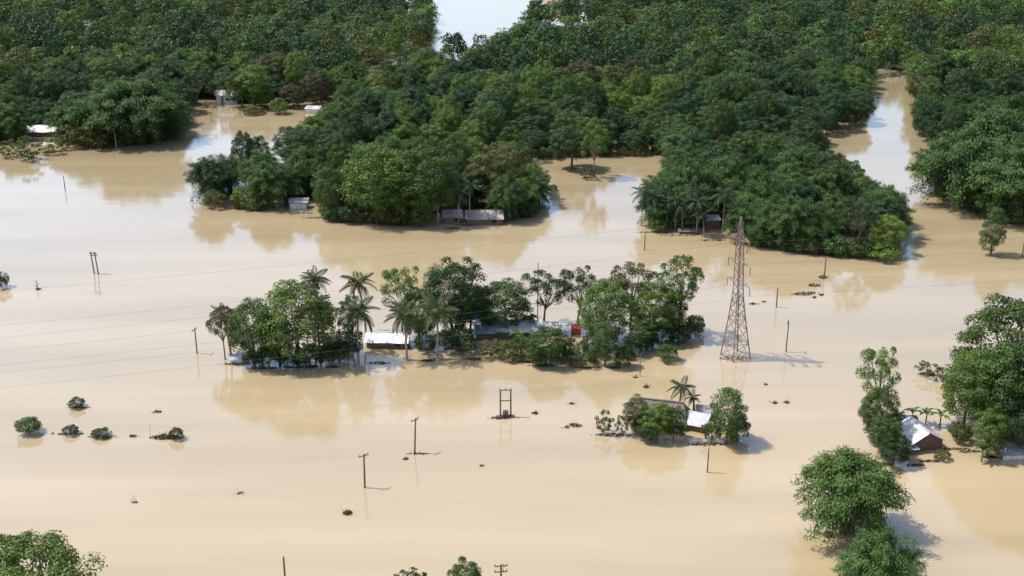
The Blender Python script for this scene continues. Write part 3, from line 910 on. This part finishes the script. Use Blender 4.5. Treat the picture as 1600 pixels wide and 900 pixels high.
T('bamboo3', 238, 219, 124, 112, 'bamboo', 'big bamboo clump at the corner of the left bay', 'bamboo clumps of the left shore')
T('bamboo0', 1500, 322, 205, 130, 'bamboo', 'broad bamboo clump leaning over the right river bank', 'bamboo clumps of the right bank')
T('bamboo1', 1575, 340, 220, 130, 'bamboo', 'broad bamboo clump at the right edge on the river bank', 'bamboo clumps of the right bank')
T('bamboo2', 1468, 305, 222, 80, 'blue', 'smaller bamboo clump at the corner of the right river bank', 'bamboo clumps of the right bank')
T('bamboo3', 1545, 300, 170, 130, 'bamboo', 'tall bamboo clump behind the broad clumps of the right bank', 'bamboo clumps of the right bank')
for i, (x, y, c, r) in enumerate([(1002, 354, 302, 21), (1020, 356, 308, 20), (1014, 348, 292, 18), (1040, 359, 318, 20), (1055, 360, 312, 18), (1066, 362, 322, 20), (1088, 366, 316, 22),
                                   (1100, 370, 336, 18), (1128, 370, 305, 24), (1145, 374, 330, 20), (1084, 356, 300, 18), (1035, 345, 288, 16)]):
    slim_palm(x, y, c, r, 'dark feathery palm in the palm stand at the left front of the headland', 'palms on the headland', i)
for i, (x, y, c, r) in enumerate([(838, 322, 302, 22), (826, 325, 308, 18), (848, 316, 300, 16)]):
    slim_palm(x, y, c, r, 'short bushy palm on the right point of the wooded spit', 'palms on the spit point', i + 20)
for i, (x, y, c, r) in enumerate([(575, 342, 300, 16), (520, 338, 290, 18), (685, 350, 296, 16), (716, 352, 300, 16), (734, 350, 290, 16)]):
    slim_palm(x, y, c, r, 'slender palm along the front waterline of the wooded spit', 'palms along the spit front', i + 30)
for i, (x, y, c, r) in enumerate([(350, 166, 128, 13), (365, 160, 118, 13)]):
    slim_palm(x, y, c, r, 'small palm leaning over the teal house', 'palms over the teal house', i + 40)
def shore_shrubs(line, n, label, group, hpx=(20, 34), seed=0):
    r = random.Random(seed)
    for k in range(n):
        u = (k + r.uniform(.1, .9)) / n * (len(line) - 1); i = min(int(u), len(line) - 2); f = u - i
        x = line[i][0] * (1 - f) + line[i + 1][0] * f; y = line[i][1] * (1 - f) + line[i + 1][1] * f + r.uniform(0, 3)
        if any(abs(x - hx) < 45 and abs(y - hy) < 30 for hx, hy in ((757, 347), (708, 348), (467, 324), (72, 211), (357, 161), (1075, 364), (1138, 371))): continue
        h = r.uniform(*hpx)
        T('bush%d' % r.randrange(3), x, y, y - h, h * r.uniform(1.1, 1.6), r.choice(['dark', 'mid', 'dark', 'olive', 'bamboo']), label, group)
shore_shrubs([(330, 322), (450, 328), (520, 342), (600, 348), (700, 354), (800, 346), (830, 326)], 24, 'low bush at the front waterline of the wooded spit', 'waterline bushes of the spit', seed=1)
shore_shrubs([(1010, 356), (1120, 376), (1200, 386), (1290, 394), (1370, 400)], 22, 'low bush at the front waterline of the headland', 'waterline bushes of the headland', seed=2)
shore_shrubs([(110, 226), (200, 226), (268, 216)], 8, 'low bush at the waterline under the left shore bamboo', 'waterline bushes of the left shore', (16, 24), seed=3)
shore_shrubs([(1478, 308), (1560, 344), (1620, 348)], 10, 'low bush at the waterline of the right river bank', 'waterline bushes of the right bank', seed=4)
shore_shrubs([(835, 246), (940, 242), (1045, 240)], 8, 'low bush at the head of the middle bay', 'waterline bushes of the middle bay', (14, 20), seed=5)
HAND = np.array([o.location[:2] for o in COL.objects if o.parent is None and o.get('group') in (gf, 'bamboo clumps of the right bank', 'bamboo clumps of the left shore')])
HOUSES = np.array([o.location[:2] for o in COL.objects if o.parent is None and o.get('category') in ('house', 'shed')])

# ------------------------------------------------------------------ the forest
rng = np.random.default_rng(2024)
def vnoise(P, s, seed):
    r = np.random.default_rng(seed); tab = r.random((64, 64))
    q = P / s; i = np.floor(q).astype(int); f = q - i; f = f * f * (3 - 2 * f)
    g = lambda a, b: tab[(i[:, 0] + a) % 64, (i[:, 1] + b) % 64]
    return (g(0, 0) * (1 - f[:, 0]) + g(1, 0) * f[:, 0]) * (1 - f[:, 1]) + (g(0, 1) * (1 - f[:, 0]) + g(1, 1) * f[:, 0]) * f[:, 1]


class Grid:
    def __init__(s, c): s.c, s.d = c, {}
    def ok(s, p, r):
        i, j = int(p[0] // s.c), int(p[1] // s.c)
        for a in range(i - 1, i + 2):
            for b in range(j - 1, j + 2):
                for q in s.d.get((a, b), ()):
                    if (q[0] - p[0]) ** 2 + (q[1] - p[1]) ** 2 < r * r: return False
        return True
    def add(s, p): s.d.setdefault((int(p[0] // s.c), int(p[1] // s.c)), []).append(p)
grid = Grid(9.0)
SP = []
def attempt(p, sp, front):
    if not grid.ok(p, sp): return
    if in_opening(np.asarray(p)[None])[0]: return
    if np.hypot(*(HAND - p).T).min() < 3.6: return
    if np.hypot(*(HOUSES - p).T).min() < 5.0: return
    hd = HOUSES - p                                           # no tree right before a house
    if ((np.abs(hd[:, 0]) < 5) & (hd[:, 1] > 0) & (hd[:, 1] < 11)).any(): return
    grid.add(p); SP.append((p[0], p[1], front))
for pk, poly in POLY.items():
    for i in range(len(poly)):                                # the rim, then the inside
        a, b = poly[i], poly[(i + 1) % len(poly)]
        n = int(np.hypot(*(b - a)) / 4.8) + 1
        for k in range(n):
            p = a + (b - a) * (k / n) + rng.normal(0, .9, 2)
            attempt(p, 4.2, True)
    x0, y0 = poly.min(0); x1, y1 = poly.max(0)
    C = rng.uniform((x0, y0), (x1, y1), (26000, 2))
    C = C[inside(C, poly)]
    C = C[edge_dist(C, poly) > 2.5]
    for p in C:
        dd = math.hypot(p[0], p[1])
        attempt(p, 6.3 if dd < 330 else min(8.8, 6.3 + (dd - 330) * .012), False)
SP = np.array(SP)
XY = SP[:, :2]
PIX = np.array([pj((x, y, 0))[:2] for x, y in XY])
vis = (PIX[:, 0] > -60) & (PIX[:, 0] < 1660) & (PIX[:, 1] > -8)
keep = (PIX[:, 0] > -80) & (PIX[:, 0] < 1680) & (PIX[:, 1] > -14)
SP, XY, PIX, vis = SP[keep], XY[keep], PIX[keep], vis[keep]
isbam = (vnoise(XY, 34, 3) * .6 + vnoise(XY, 15, 4) * .4 + rng.normal(0, .05, len(XY))) > .54
tone = np.clip((vnoise(XY, 20, 8) * .5 + vnoise(XY, 55, 9) * .3 + rng.random(len(XY)) * .4 - .6) * 1.25 + .5, 0, 1)
depth = np.hypot(XY[:, 0], XY[:, 1])
order = np.argsort(depth)
names = {'bam': 0, 'tree': 0}
LIMIT = {'bam': 215, 'tree': 262}

def region(px, py):
    if px < 300: return 'of the upper left forest' if py < 150 else 'on the far left shore'
    if px < 690 and py < 172 - max(0, (px - 480)) * .45: return 'of the forest above the left bay'
    if px > 1415 and py < 250: return 'of the forest right of the narrow river'
    if px > 1440: return 'on the right river bank'
    if px < 480: return 'on the left tip of the wooded spit'
    if px < 860 and py > 270: return 'on the front of the wooded spit'
    if px < 860: return 'in the forest behind the wooded spit'
    if px < 1060 and py > 190: return 'at the head of the middle bay'
    if px < 1060: return 'in the forest behind the middle bay'
    if py > 330: return 'on the headland front'
    if py > 240: return 'in the middle of the headland'
    return 'in the forest behind the headland'

far = []
for i in order:
    x, y = XY[i]; px, py = PIX[i]; front = SP[i, 2] > .5
    tn = tone[i]; sd = int(rng.integers(1 << 30))
    if isbam[i]:
        h, w, kind = rng.uniform(8, 13.5), rng.uniform(7.5, 12), 'bam'
        col, adj = (('bamboo', 'mid green'), ('blue', 'blue green'), ('bright', 'bright green'))[0 if tn < .5 else (1 if tn < .68 else 2)]
    else:
        h, w, kind = 7.5 + 8.5 * rng.random() ** 1.2, rng.uniform(6.5, 12), 'tree'
        col, adj = (('dark', 'dark green'), ('blue', 'blue green'), ('mid', 'mid green'), ('olive', 'olive'), ('bright', 'bright green'), ('brown', 'brownish'))[int(np.searchsorted([.36, .52, .72, .79, .975], tn))]
    if front: h *= .85; w *= .92
    g_ = 1 + max(0, min(.28, (depth[i] - 330) / 900)); w *= g_
    if vis[i] and names[kind] < LIMIT[kind]:
        names[kind] += 1
        row = 'waterline ' if front else ''
        if kind == 'bam':
            lab = '%s feathery %sbamboo clump %s' % (adj, row, region(px, py))
            plant('bamboo_clump', 'bamboo', 'bamboo%d' % (sd % 4), (x, y, 0), h, w, col, lab, lab.replace('clump', 'clumps'), sd)
        else:
            key = ('dense%d' % (sd % 5)) if rng.random() < .74 else (('open%d' % (sd % 3)) if rng.random() < .6 else 'tall%d' % (sd % 2))
            sh = {'d': 'rounded', 'o': 'open crowned', 't': 'columnar'}[key[0]]
            lab = '%s %s %stree %s' % (adj, sh, row, region(px, py))
            plant('broadleaf_tree', 'tree', key, (x, y, 0), h, w * (.75 if key[0] == 't' else 1), col, lab, lab.replace('tree', 'trees', 1), sd)
    else:
        far.append((x, y, h, w, kind, col, sd))

# everything deeper in: one far wood
LOD = {'tree': [], 'bam': []}
for s in range(7):
    r = np.random.default_rng(7000 + s)
    pf = broadleaf_puffs(r, 12., 10., 30, .12, .19, zc=.53, rz=.46, low=-.4)
    LOD['tree'].append(puff_leaves(pf, 37, .66, .7, r, centre=np.array([0, 0, 6.6])))
    V, LV, _ = bamboo_geo(r, 11., 5.2, 46, 26, .82, .42)
    LOD['bam'].append((V, LV))
FV, FL, FT = [], [], []
for (x, y, h, w, kind, col, sd) in far:
    V, LV = LOD[kind][sd % 7]
    a = (sd % 628) / 100.; ca, sa = math.cos(a), math.sin(a)
    sx = w / 10.; sz = h / 11.5
    Q = np.stack([(V[:, 0] * ca - V[:, 1] * sa) * sx + x, (V[:, 0] * sa + V[:, 1] * ca) * sx + y, V[:, 2] * sz], 1)
    j = .85 + .3 * ((sd // 7) % 100) / 100
    FV.append(Q); FL.append(LV); FT.append(np.repeat((np.array(PAL[col]) * j)[None], len(LV), 0))
ff = link('far_forest', quad_mesh('far_forest', np.concatenate(FV), np.concatenate(FL), M['far_leaf'], np.concatenate(FT)))
tag(ff, 'dense far wood of trees and bamboo merging into one green mass', 'forest', kind='stuff')
print('FOREST', names, len(far), 'quads', sum(len(v) for v in FL))

# ------------------------------------------------------------------ lattice tower and its lines
TW = Vector(G(1149, 557)); TRZ = R(27)
TILT = R(-1.5)
def tower():
    t = tag(empty('transmission_tower', TW, TRZ), 'tall rusty steel lattice tower standing in the flood water', 'pylon')
    lev = [(-1.5, 1.95), (0, 1.75), (2.6, 1.45), (4.9, 1.2), (6.9, .98), (8.6, .82), (10.2, .68), (11.6, .60), (12.9, .56), (14.2, .54), (15.5, .51), (16.8, .49), (18.1, .46), (19.4, .43), (20.7, .40), (22.3, .26), (24.3, .05)]
    S = [(-1, -1), (1, -1), (1, 1), (-1, 1)]
    for sx, sy in S:
        m = MB()
        for (z0, w0), (z1, w1) in zip(lev, lev[1:]):
            m.bar((sx * w0, sy * w0, z0), (sx * w1, sy * w1, z1), .18 if z0 < 10 else .14)
        m.build('leg', M['steel'], t)
    for k, ((z0, w0), (z1, w1)) in enumerate(zip(lev[1:-1], lev[2:])):
        for i in range(4):
            a, b = S[i], S[(i + 1) % 4]
            MB().bar((a[0] * w0, a[1] * w0, z0), (b[0] * w1, b[1] * w1, z1), .08).build('brace', M['steel'], t)
            if z0 < 11: MB().bar((b[0] * w0, b[1] * w0, z0), (a[0] * w1, a[1] * w1, z1), .075).build('brace', M['steel'], t)
            if k % 2 == 0: MB().bar((a[0] * w1, a[1] * w1, z1), (b[0] * w1, b[1] * w1, z1), .07).build('girt', M['steel'], t)
    tips = []
    for z, w, reach in ((20.6, .40, 2.1), (16.6, .48, 2.4), (13.1, .56, 2.4)):
        for s in (1, -1):
            m = MB()
            tip = (0, s * (w + reach), z + .1)
            for sx in (-1, 1):
                m.bar((sx * w, s * w, z), tip, .075); m.bar((sx * w * .9, s * w, z + .95), tip, .06)
                m.bar((sx * w * .5, s * (w + reach * .5), z + .05), (sx * w * .5, s * (w + reach * .45), z + .5), .045)
            m.bar((-w * .5, s * (w + reach * .5), z + .05), (w * .5, s * (w + reach * .5), z + .05), .045)
            m.build('cross_arm', M['steel'], t)
            ins = MB(); zz = z + .05
            for q in range(8):
                ins.tube([(0, tip[1], zz - .12 - q * .16), (0, tip[1], zz - .17 - q * .16), (0, tip[1], zz - .20 - q * .16)], [.04, .13, .05], 6)
            ins.tube([(0, tip[1], zz), (0, tip[1], zz - 1.45)], [.03, .03], 4)
            ins.build('insulator', M['insul'], t)
            tips.append((z, s, Vector((0, tip[1], zz - 1.45))))
    return t, tips
tw, tips = tower()
Rz = Matrix.Rotation(TILT, 3, 'Y') @ Matrix.Rotation(TRZ, 3, 'Z')
tw.rotation_euler = Rz.to_euler()
def conductor(att, label, off, sagL=4.2, sagR=3.6):
    A = TW + Rz @ att
    dl = Vector((math.cos(R(13.2)), math.sin(R(13.2)), 0)); dr = Vector((math.cos(R(15)), math.sin(R(15)), 0))
    pl = Vector((-dl.y, dl.x, 0)) * off; pr = Vector((-dr.y, dr.x, 0)) * off
    base = Vector((TW.x, TW.y, A.z))
    B = base - dl * 300 + pl; D = base + dr * 300 + pr
    P = []
    for i in range(33):
        t = 1 - i / 32
        P.append(A.lerp(B, t) - Vector((0, 0, 4 * sagL * t * (1 - t))))
    for i in range(1, 33):
        t = i / 32
        P.append(A.lerp(D, t) - Vector((0, 0, 4 * sagR * t * (1 - t))))
    tag(MB().tube(P, [.011] * len(P), 4).build('power_line', M['wire']), label, 'wire', 'power lines on the lattice tower')
LV_N = {20.6: 'top', 16.6: 'middle', 13.1: 'lowest'}
for z, s, att in tips:
    conductor(att, 'power line hung from the %s %s arm of the lattice tower' % (LV_N[z], 'left far' if s > 0 else 'right near'), s * 2.7)
conductor(Vector((0, 0, 24.3)), 'earth wire running over the peak of the lattice tower', 0, 3.2, 2.8)

# ------------------------------------------------------------------ utility poles
def pole(px, py, top, label, arms=1, tilt=(0, 0), r=.11, mat='pole', rz=.3, stay=False):
    h = HT(px, py, top)
    t = tag(empty('utility_pole', G(px, py), rz), label, 'utility pole', 'utility poles standing in the flood')
    t.rotation_euler = (tilt[0], tilt[1], rz)
    MB().tube([(0, 0, -2), (0, 0, h * .5), (0, 0, h)], [r * 1.15, r, r * .8], 8).build('post', M[mat], t)
    for k in range(arms):
        z = h - .28 - .75 * k
        a = MB().box((0, .12, z), (1.5, .09, .11)).build('cross_arm', M['wood'], t)
        for x in (-.65, 0.25, .65):
            MB().tube([(x, .12, z + .05), (x, .12, z + .14), (x, .12, z + .24), (x, .12, z + .28)], [.025, .05, .06, .03], 6).build('insulator', M['insul'], a)
    if arms:
        MB().bar((0.45, .12, h - .32), (0, .08, h - .8), .04).build('brace', M['grey_metal'], t)
    if arms == 0:
        MB().tube([(0, 0, h + .004), (0, 0, h + .06)], [r * .9, r * .3], 8).build('cap', M['grey_metal'], t)
    return t
pole(102, 298, 275, 'thin pole in open water at the upper left', 0, r=.10)
pole(308, 552, 513, 'plain pole just left of the middle tree island', 1, rz=1.3)
pole(447, 925, 870, 'pole cut by the bottom edge left of the middle', 0, r=.12, mat='pole')
pole(570, 762, 710, 'nearest whole pole with a short arm at its top', 1, tilt=(0, .02), r=.13, rz=.6)
pole(648, 708, 655, 'slightly leaning pole between the nearest pole and the transformer frame', 1, tilt=(0, .07), r=.12, rz=.9)
pole(783, 945, 882, 'pole with two long arms cut by the bottom edge', 2, r=.12, rz=.1)
pole(840, 512, 410, 'tall thin pole rising from the middle tree island', 0, r=.08)
pole(694, 540, 440, 'thin pole before the tallest tree of the island', 0, r=.07)
pole(1000, 588, 553, 'thin post off the front shore of the middle island', 0, r=.06, mat='wood')
pole(1007, 391, 366, 'short pole off the palm stand of the headland', 0, r=.12)
pole(1105, 738, 700, 'short plain pole below the thatched homestead', 0, tilt=(0, .01), r=.10, mat='wood')
pole(1213, 480, 450, 'short pole right of the lattice tower among drift weed', 0, r=.12)
pole(1228, 550, 502, 'leaning pole nearest the right side of the lattice tower', 1, tilt=(0, .04), r=.10, rz=1.2)
pole(1288, 432, 403, 'pole at the upper end of the drift weed line', 0, r=.13)
pole(1597, 402, 370, 'pole at the right edge of the picture', 0, r=.12)
pole(1167, 396, 378, 'stub post off the headland behind the lattice tower', 0, r=.10)
pole(508, 338, 300, 'pale pole at the waterline of the wooded spit', 0, r=.09, mat='concrete')
pole(716, 352, 318, 'dark pole by the weathered grey house on the spit', 0, r=.10)
pole(182, 232, 205, 'pale post on the far left shore', 0, r=.09, mat='concrete')

def h_frame(px, py, top, gap, label, transformer, rz=0., lean=0.):
    h = HT(px, py, top)
    t = tag(empty('pole_frame', G(px, py), rz), label, 'pole frame', 'paired pole frames')
    for s in (-1, 1):
        MB().tube([(s * gap / 2 + lean * -.2, 0, -2), (s * gap / 2 + lean, 0, h)], [.14, .11], 8).build('post', M['pole'], t)
    levels = (h - .12, h * .58) if transformer else (h - .35, h - .75)
    for z in levels:
        MB().box((lean * z / h, .14, z), (gap + (.3 if transformer else .9), .10, .14)).build('cross_arm', M['wood'], t)
    for s in (-1, 0, 1):
        MB().tube([(s * (gap / 2 + .1) + lean, .14, levels[0] + .07), (s * (gap / 2 + .1) + lean, .14, levels[0] + .2), (s * (gap / 2 + .1) + lean, .14, levels[0] + .32)], [.03, .07, .04], 6).build('insulator', M['insul'], t)
    if transformer:
        b = MB().box((0, 0, .55), (.85, .6, .75)).build('transformer', M['grey_metal'], t)
        for s in (-1, 1):
            f = MB()
            for q in range(5): f.box((-.32 + q * .16, s * .37, .55), (.04, .13, .6))
            f.build('radiator', M['grey_metal'], b)
        for q in (-.25, 0, .25):
            MB().tube([(q, 0, .93), (q, 0, 1.08), (q, 0, 1.2)], [.05, .07, .03], 6).build('bushing', M['insul'], b)
        MB().box((0, 0, .09), (gap + 1.1, .8, .12)).build('platform', M['wood'], t)
    return t
h_frame(790, 651, 609, 1.55, 'two post transformer frame standing in the middle of the water', True, R(3))
h_frame(151, 428, 394, .95, 'leaning pair of poles with cross arms at the left', False, R(-20), -.35)

# ------------------------------------------------------------------ drift: shrubs, weed mats, branches
gd = 'half drowned shrubs in the left water'
T('bush0', 46, 675, 653, 42, 'mid', 'roundest half drowned shrub in the left water', gd)
T('bush1', 120, 636, 621, 30, 'dark', 'uppermost half drowned shrub in the left water', gd)
T('bush2', 111, 677, 664, 28, 'dark', 'half drowned shrub right of the roundest one', gd)
T('bush0', 158, 682, 671, 30, 'dark', 'low drowned shrub third in the lower row at left', gd)
T('bush2', 278, 686, 668, 24, 'dark', 'drowned shrub at the right end of the lower row', gd)
T('bush1', 4, 449, 424, 26, 'dark', 'drowned shrub at the left edge of the picture', gd)
MAT_RNG = np.random.default_rng(99)
def weed_mat(px, py, wpx, label, dpx=None, n=150, col=(.075, .062, .034), h=.35, rz=0., group='drift weed on the water'):
    loc = G(px, py); w = wpx / PPM(px, py); d = (dpx or wpx * .3) / PPM(px, py) * 1.6
    r = MAT_RNG
    a = r.uniform(0, 6.28, n); q = np.sqrt(r.random(n))
    c = np.stack([np.cos(a) * q * w / 2 * r.uniform(.7, 1.1, n), np.sin(a) * q * d / 2, np.abs(r.normal(0, h * .5, n)) * (1.1 - q) + .03], 1)
    nr = unit(r.normal(size=(n, 3)) + np.array([0, 0, .8]))
    V = leaf_quads(c, nr, .34, .5, r)
    t = tag(empty('weed_mat', loc, rz), label, 'drift weed', group)
    o = link('leaves', quad_mesh('leaves', V, np.clip(r.normal(.45, .2, n), 0, 1), M['leaf']), parent=t); o.color = (*col, 1)
    m = MB()
    for k in range(7):
        x, y = r.uniform(-w / 2, w / 2), r.uniform(-d / 2, d / 2)
        e = (x + r.normal(0, .5), y + r.normal(0, .3), .05 + abs(r.normal(0, h)))
        m.tube([(x, y, -.05), e], [.03, .012], 4)
    m.build('stems', M['twig'], t)['kind'] = 'stuff'
weed_mat(1258, 459, 44, 'long drift weed mat between the two short poles at right', 9, 210, rz=R(14))
weed_mat(1272, 446, 24, 'small drift weed mat above the long mat at right', 8, 110)
weed_mat(1286, 434, 16, 'drift weed caught at the pole above the weed line', 8, 90, h=.7)
weed_mat(1283, 461, 10, 'small weed patch right of the long drift mat', 4, 40)
weed_mat(1272, 465, 7, 'tiny weed speck below the small right patch', 3, 24)
weed_mat(1176, 475, 12, 'weed patch just right of the lattice tower', 4, 40)
weed_mat(1193, 472, 6, 'tiny weed speck between tower and short pole', 3, 20)
weed_mat(260, 684, 52, 'long dark weed tangle at the end of the left shrub row', 9, 320, h=1.0)
weed_mat(207, 682, 14, 'small weed patch between the drowned shrubs', 4, 40)
weed_mat(245, 644, 16, 'small weed patch above the left shrub row', 4, 40)
weed_mat(108, 678, 54, 'weed fringe round the shrub right of the roundest one', 6, 80, h=.2)
weed_mat(160, 683, 44, 'weed fringe round the third shrub of the left row', 6, 80, h=.2)
weed_mat(122, 637, 36, 'weed fringe round the uppermost drowned shrub', 5, 60, h=.2)
weed_mat(543, 802, 14, 'dark drift clump alone below the nearest pole', 9, 80, h=.5)
weed_mat(900, 665, 22, 'drift weed streak left of the sparse pale bush', 8, 90, rz=R(-18))
weed_mat(886, 668, 7, 'weed speck left of the drift streak', 3, 20)
weed_mat(836, 646, 10, 'drift weed right of the transformer frame', 5, 50)
weed_mat(893, 631, 8, 'weed speck in open water above the drift streak', 3, 20)
weed_mat(1010, 605, 9, 'small brown clump in water above the thatched house', 6, 50, h=.5)
weed_mat(993, 590, 8, 'weed speck beside the thin post', 3, 20)
weed_mat(1211, 630, 11, 'left one of two weed specks right of the thatched homestead', 3, 30)
weed_mat(1229, 629, 9, 'right one of two weed specks right of the thatched homestead', 5, 36)
weed_mat(1197, 601, 7, 'weed speck in open water below the tower shadow', 3, 20)
weed_mat(785, 653, 46, 'weed raft round the foot of the transformer frame', 7, 130, h=.25, rz=R(4))
weed_mat(655, 709, 40, 'thin weed line at the foot of the leaning pole', 3, 50, h=.08)
weed_mat(634, 717, 10, 'weed speck in front of the leaning pole', 4, 26)
weed_mat(375, 771, 10, 'faint weed speck in the lower left water', 3, 14)
weed_mat(210, 785, 12, 'faint weed streak low in the left water', 3, 12)
weed_mat(752, 728, 10, 'faint drift stick below the transformer frame', 2, 12)
weed_mat(1105, 694, 60, 'weed raft round the foot of the layered tree', 8, 130, h=.2)
weed_mat(1148, 560, 52, 'weed caught between the feet of the lattice tower', 12, 120, h=.2)
weed_mat(960, 680, 70, 'weed fringe along the left shore of the thatched homestead', 6, 140, h=.2)
weed_mat(60, 452, 10, 'weed at the foot of the bare snag at left', 5, 40)
weed_mat(1450, 585, 34, 'drift weed below the leafless brown shrub', 8, 90)

for lab, grp, line, n in [('thin drift weed fringe along the front bank of the wooded spit', 'drift weed along the spit', [(330, 326), (450, 331), (520, 345), (600, 351), (700, 357), (820, 338)], 11),
                          ('thin drift weed fringe along the front bank of the headland', 'drift weed along the headland', [(1010, 360), (1120, 379), (1200, 389), (1290, 397), (1375, 405)], 10),
                          ('thin drift weed fringe along the front bank of the middle island', 'drift weed along the middle island', [(350, 566), (420, 576), (500, 575), (640, 566), (760, 562), (900, 574), (990, 577)], 12),
                          ('thin drift weed fringe before the right homestead', 'drift weed at the right homestead', [(1380, 726), (1440, 726), (1500, 700), (1580, 722)], 6),
                          ('thin drift weed fringe on the left shore', 'drift weed on the left shore', [(60, 238), (160, 232), (270, 220)], 6)]:
    rr_ = random.Random(len(lab))
    for k in range(n):
        u = (k + rr_.random()) / n * (len(line) - 1); i = min(int(u), len(line) - 2); f = u - i
        x = line[i][0] * (1 - f) + line[i + 1][0] * f; y = line[i][1] * (1 - f) + line[i + 1][1] * f + rr_.uniform(-2, 2)
        weed_mat(x, y, rr_.uniform(22, 60), lab, rr_.uniform(3, 6), 90, h=rr_.uniform(.15, .5), col=rr_.choice([(.075, .062, .034), (.05, .055, .028), (.06, .08, .03)]), group=grp)
def snag(px, py, h, label, seed):
    r = random.Random(seed)
    t = tag(empty('dead_snag', G(px, py), r.uniform(0, 6)), label, 'snag', 'bare snags in the water')
    tip = Vector((r.uniform(-.3, .3), r.uniform(-.3, .3), h))
    MB().tube([(0, 0, -1), tip * .5 + Vector((.1, 0, 0)), tip], [.11, .08, .03], 6).build('stem', M['twig'], t)
    for k in range(6):
        s = tip * r.uniform(.25, .9)
        e = s + Vector((r.uniform(-1, 1), r.uniform(-1, 1), r.uniform(.1, .7))) * h * .4
        MB().tube([s, s.lerp(e, .5) + Vector((0, 0, .08)), e], [.045, .03, .012], 5).build('branch', M['twig'], t)
snag(58, 453, 1.9, 'bare snag standing in the water at the left edge', 1)
snag(1462, 592, 1.6, 'bare branching snag left of the largest right tree', 2)
snag(330, 190, 3.0, 'bare snag in the middle of the left bay', 3)
snag(375, 182, 2.4, 'bare snag near the shore scrub of the left bay', 4)

# ------------------------------------------------------------------ look-alikes that can be told apart by their order get it into their label
same = {}
for o in COL.objects:
    if o.parent is None and o.get('label'): same.setdefault(o['label'], []).append(o)
ORD = ['leftmost', 'second-from-left', 'third-from-left', 'fourth-from-left', 'fifth-from-left', 'sixth-from-left', 'seventh-from-left', 'eighth-from-left', 'ninth-from-left', 'tenth-from-left', 'eleventh-from-left']
for lab, os_ in same.items():
    n = len(os_)
    if 2 <= n <= 12:
        os_.sort(key=lambda o: pj(o.location)[0])
        for k, o in enumerate(os_):
            o['label'] = ('rightmost ' if k == n - 1 else ORD[k] + ' ') + lab
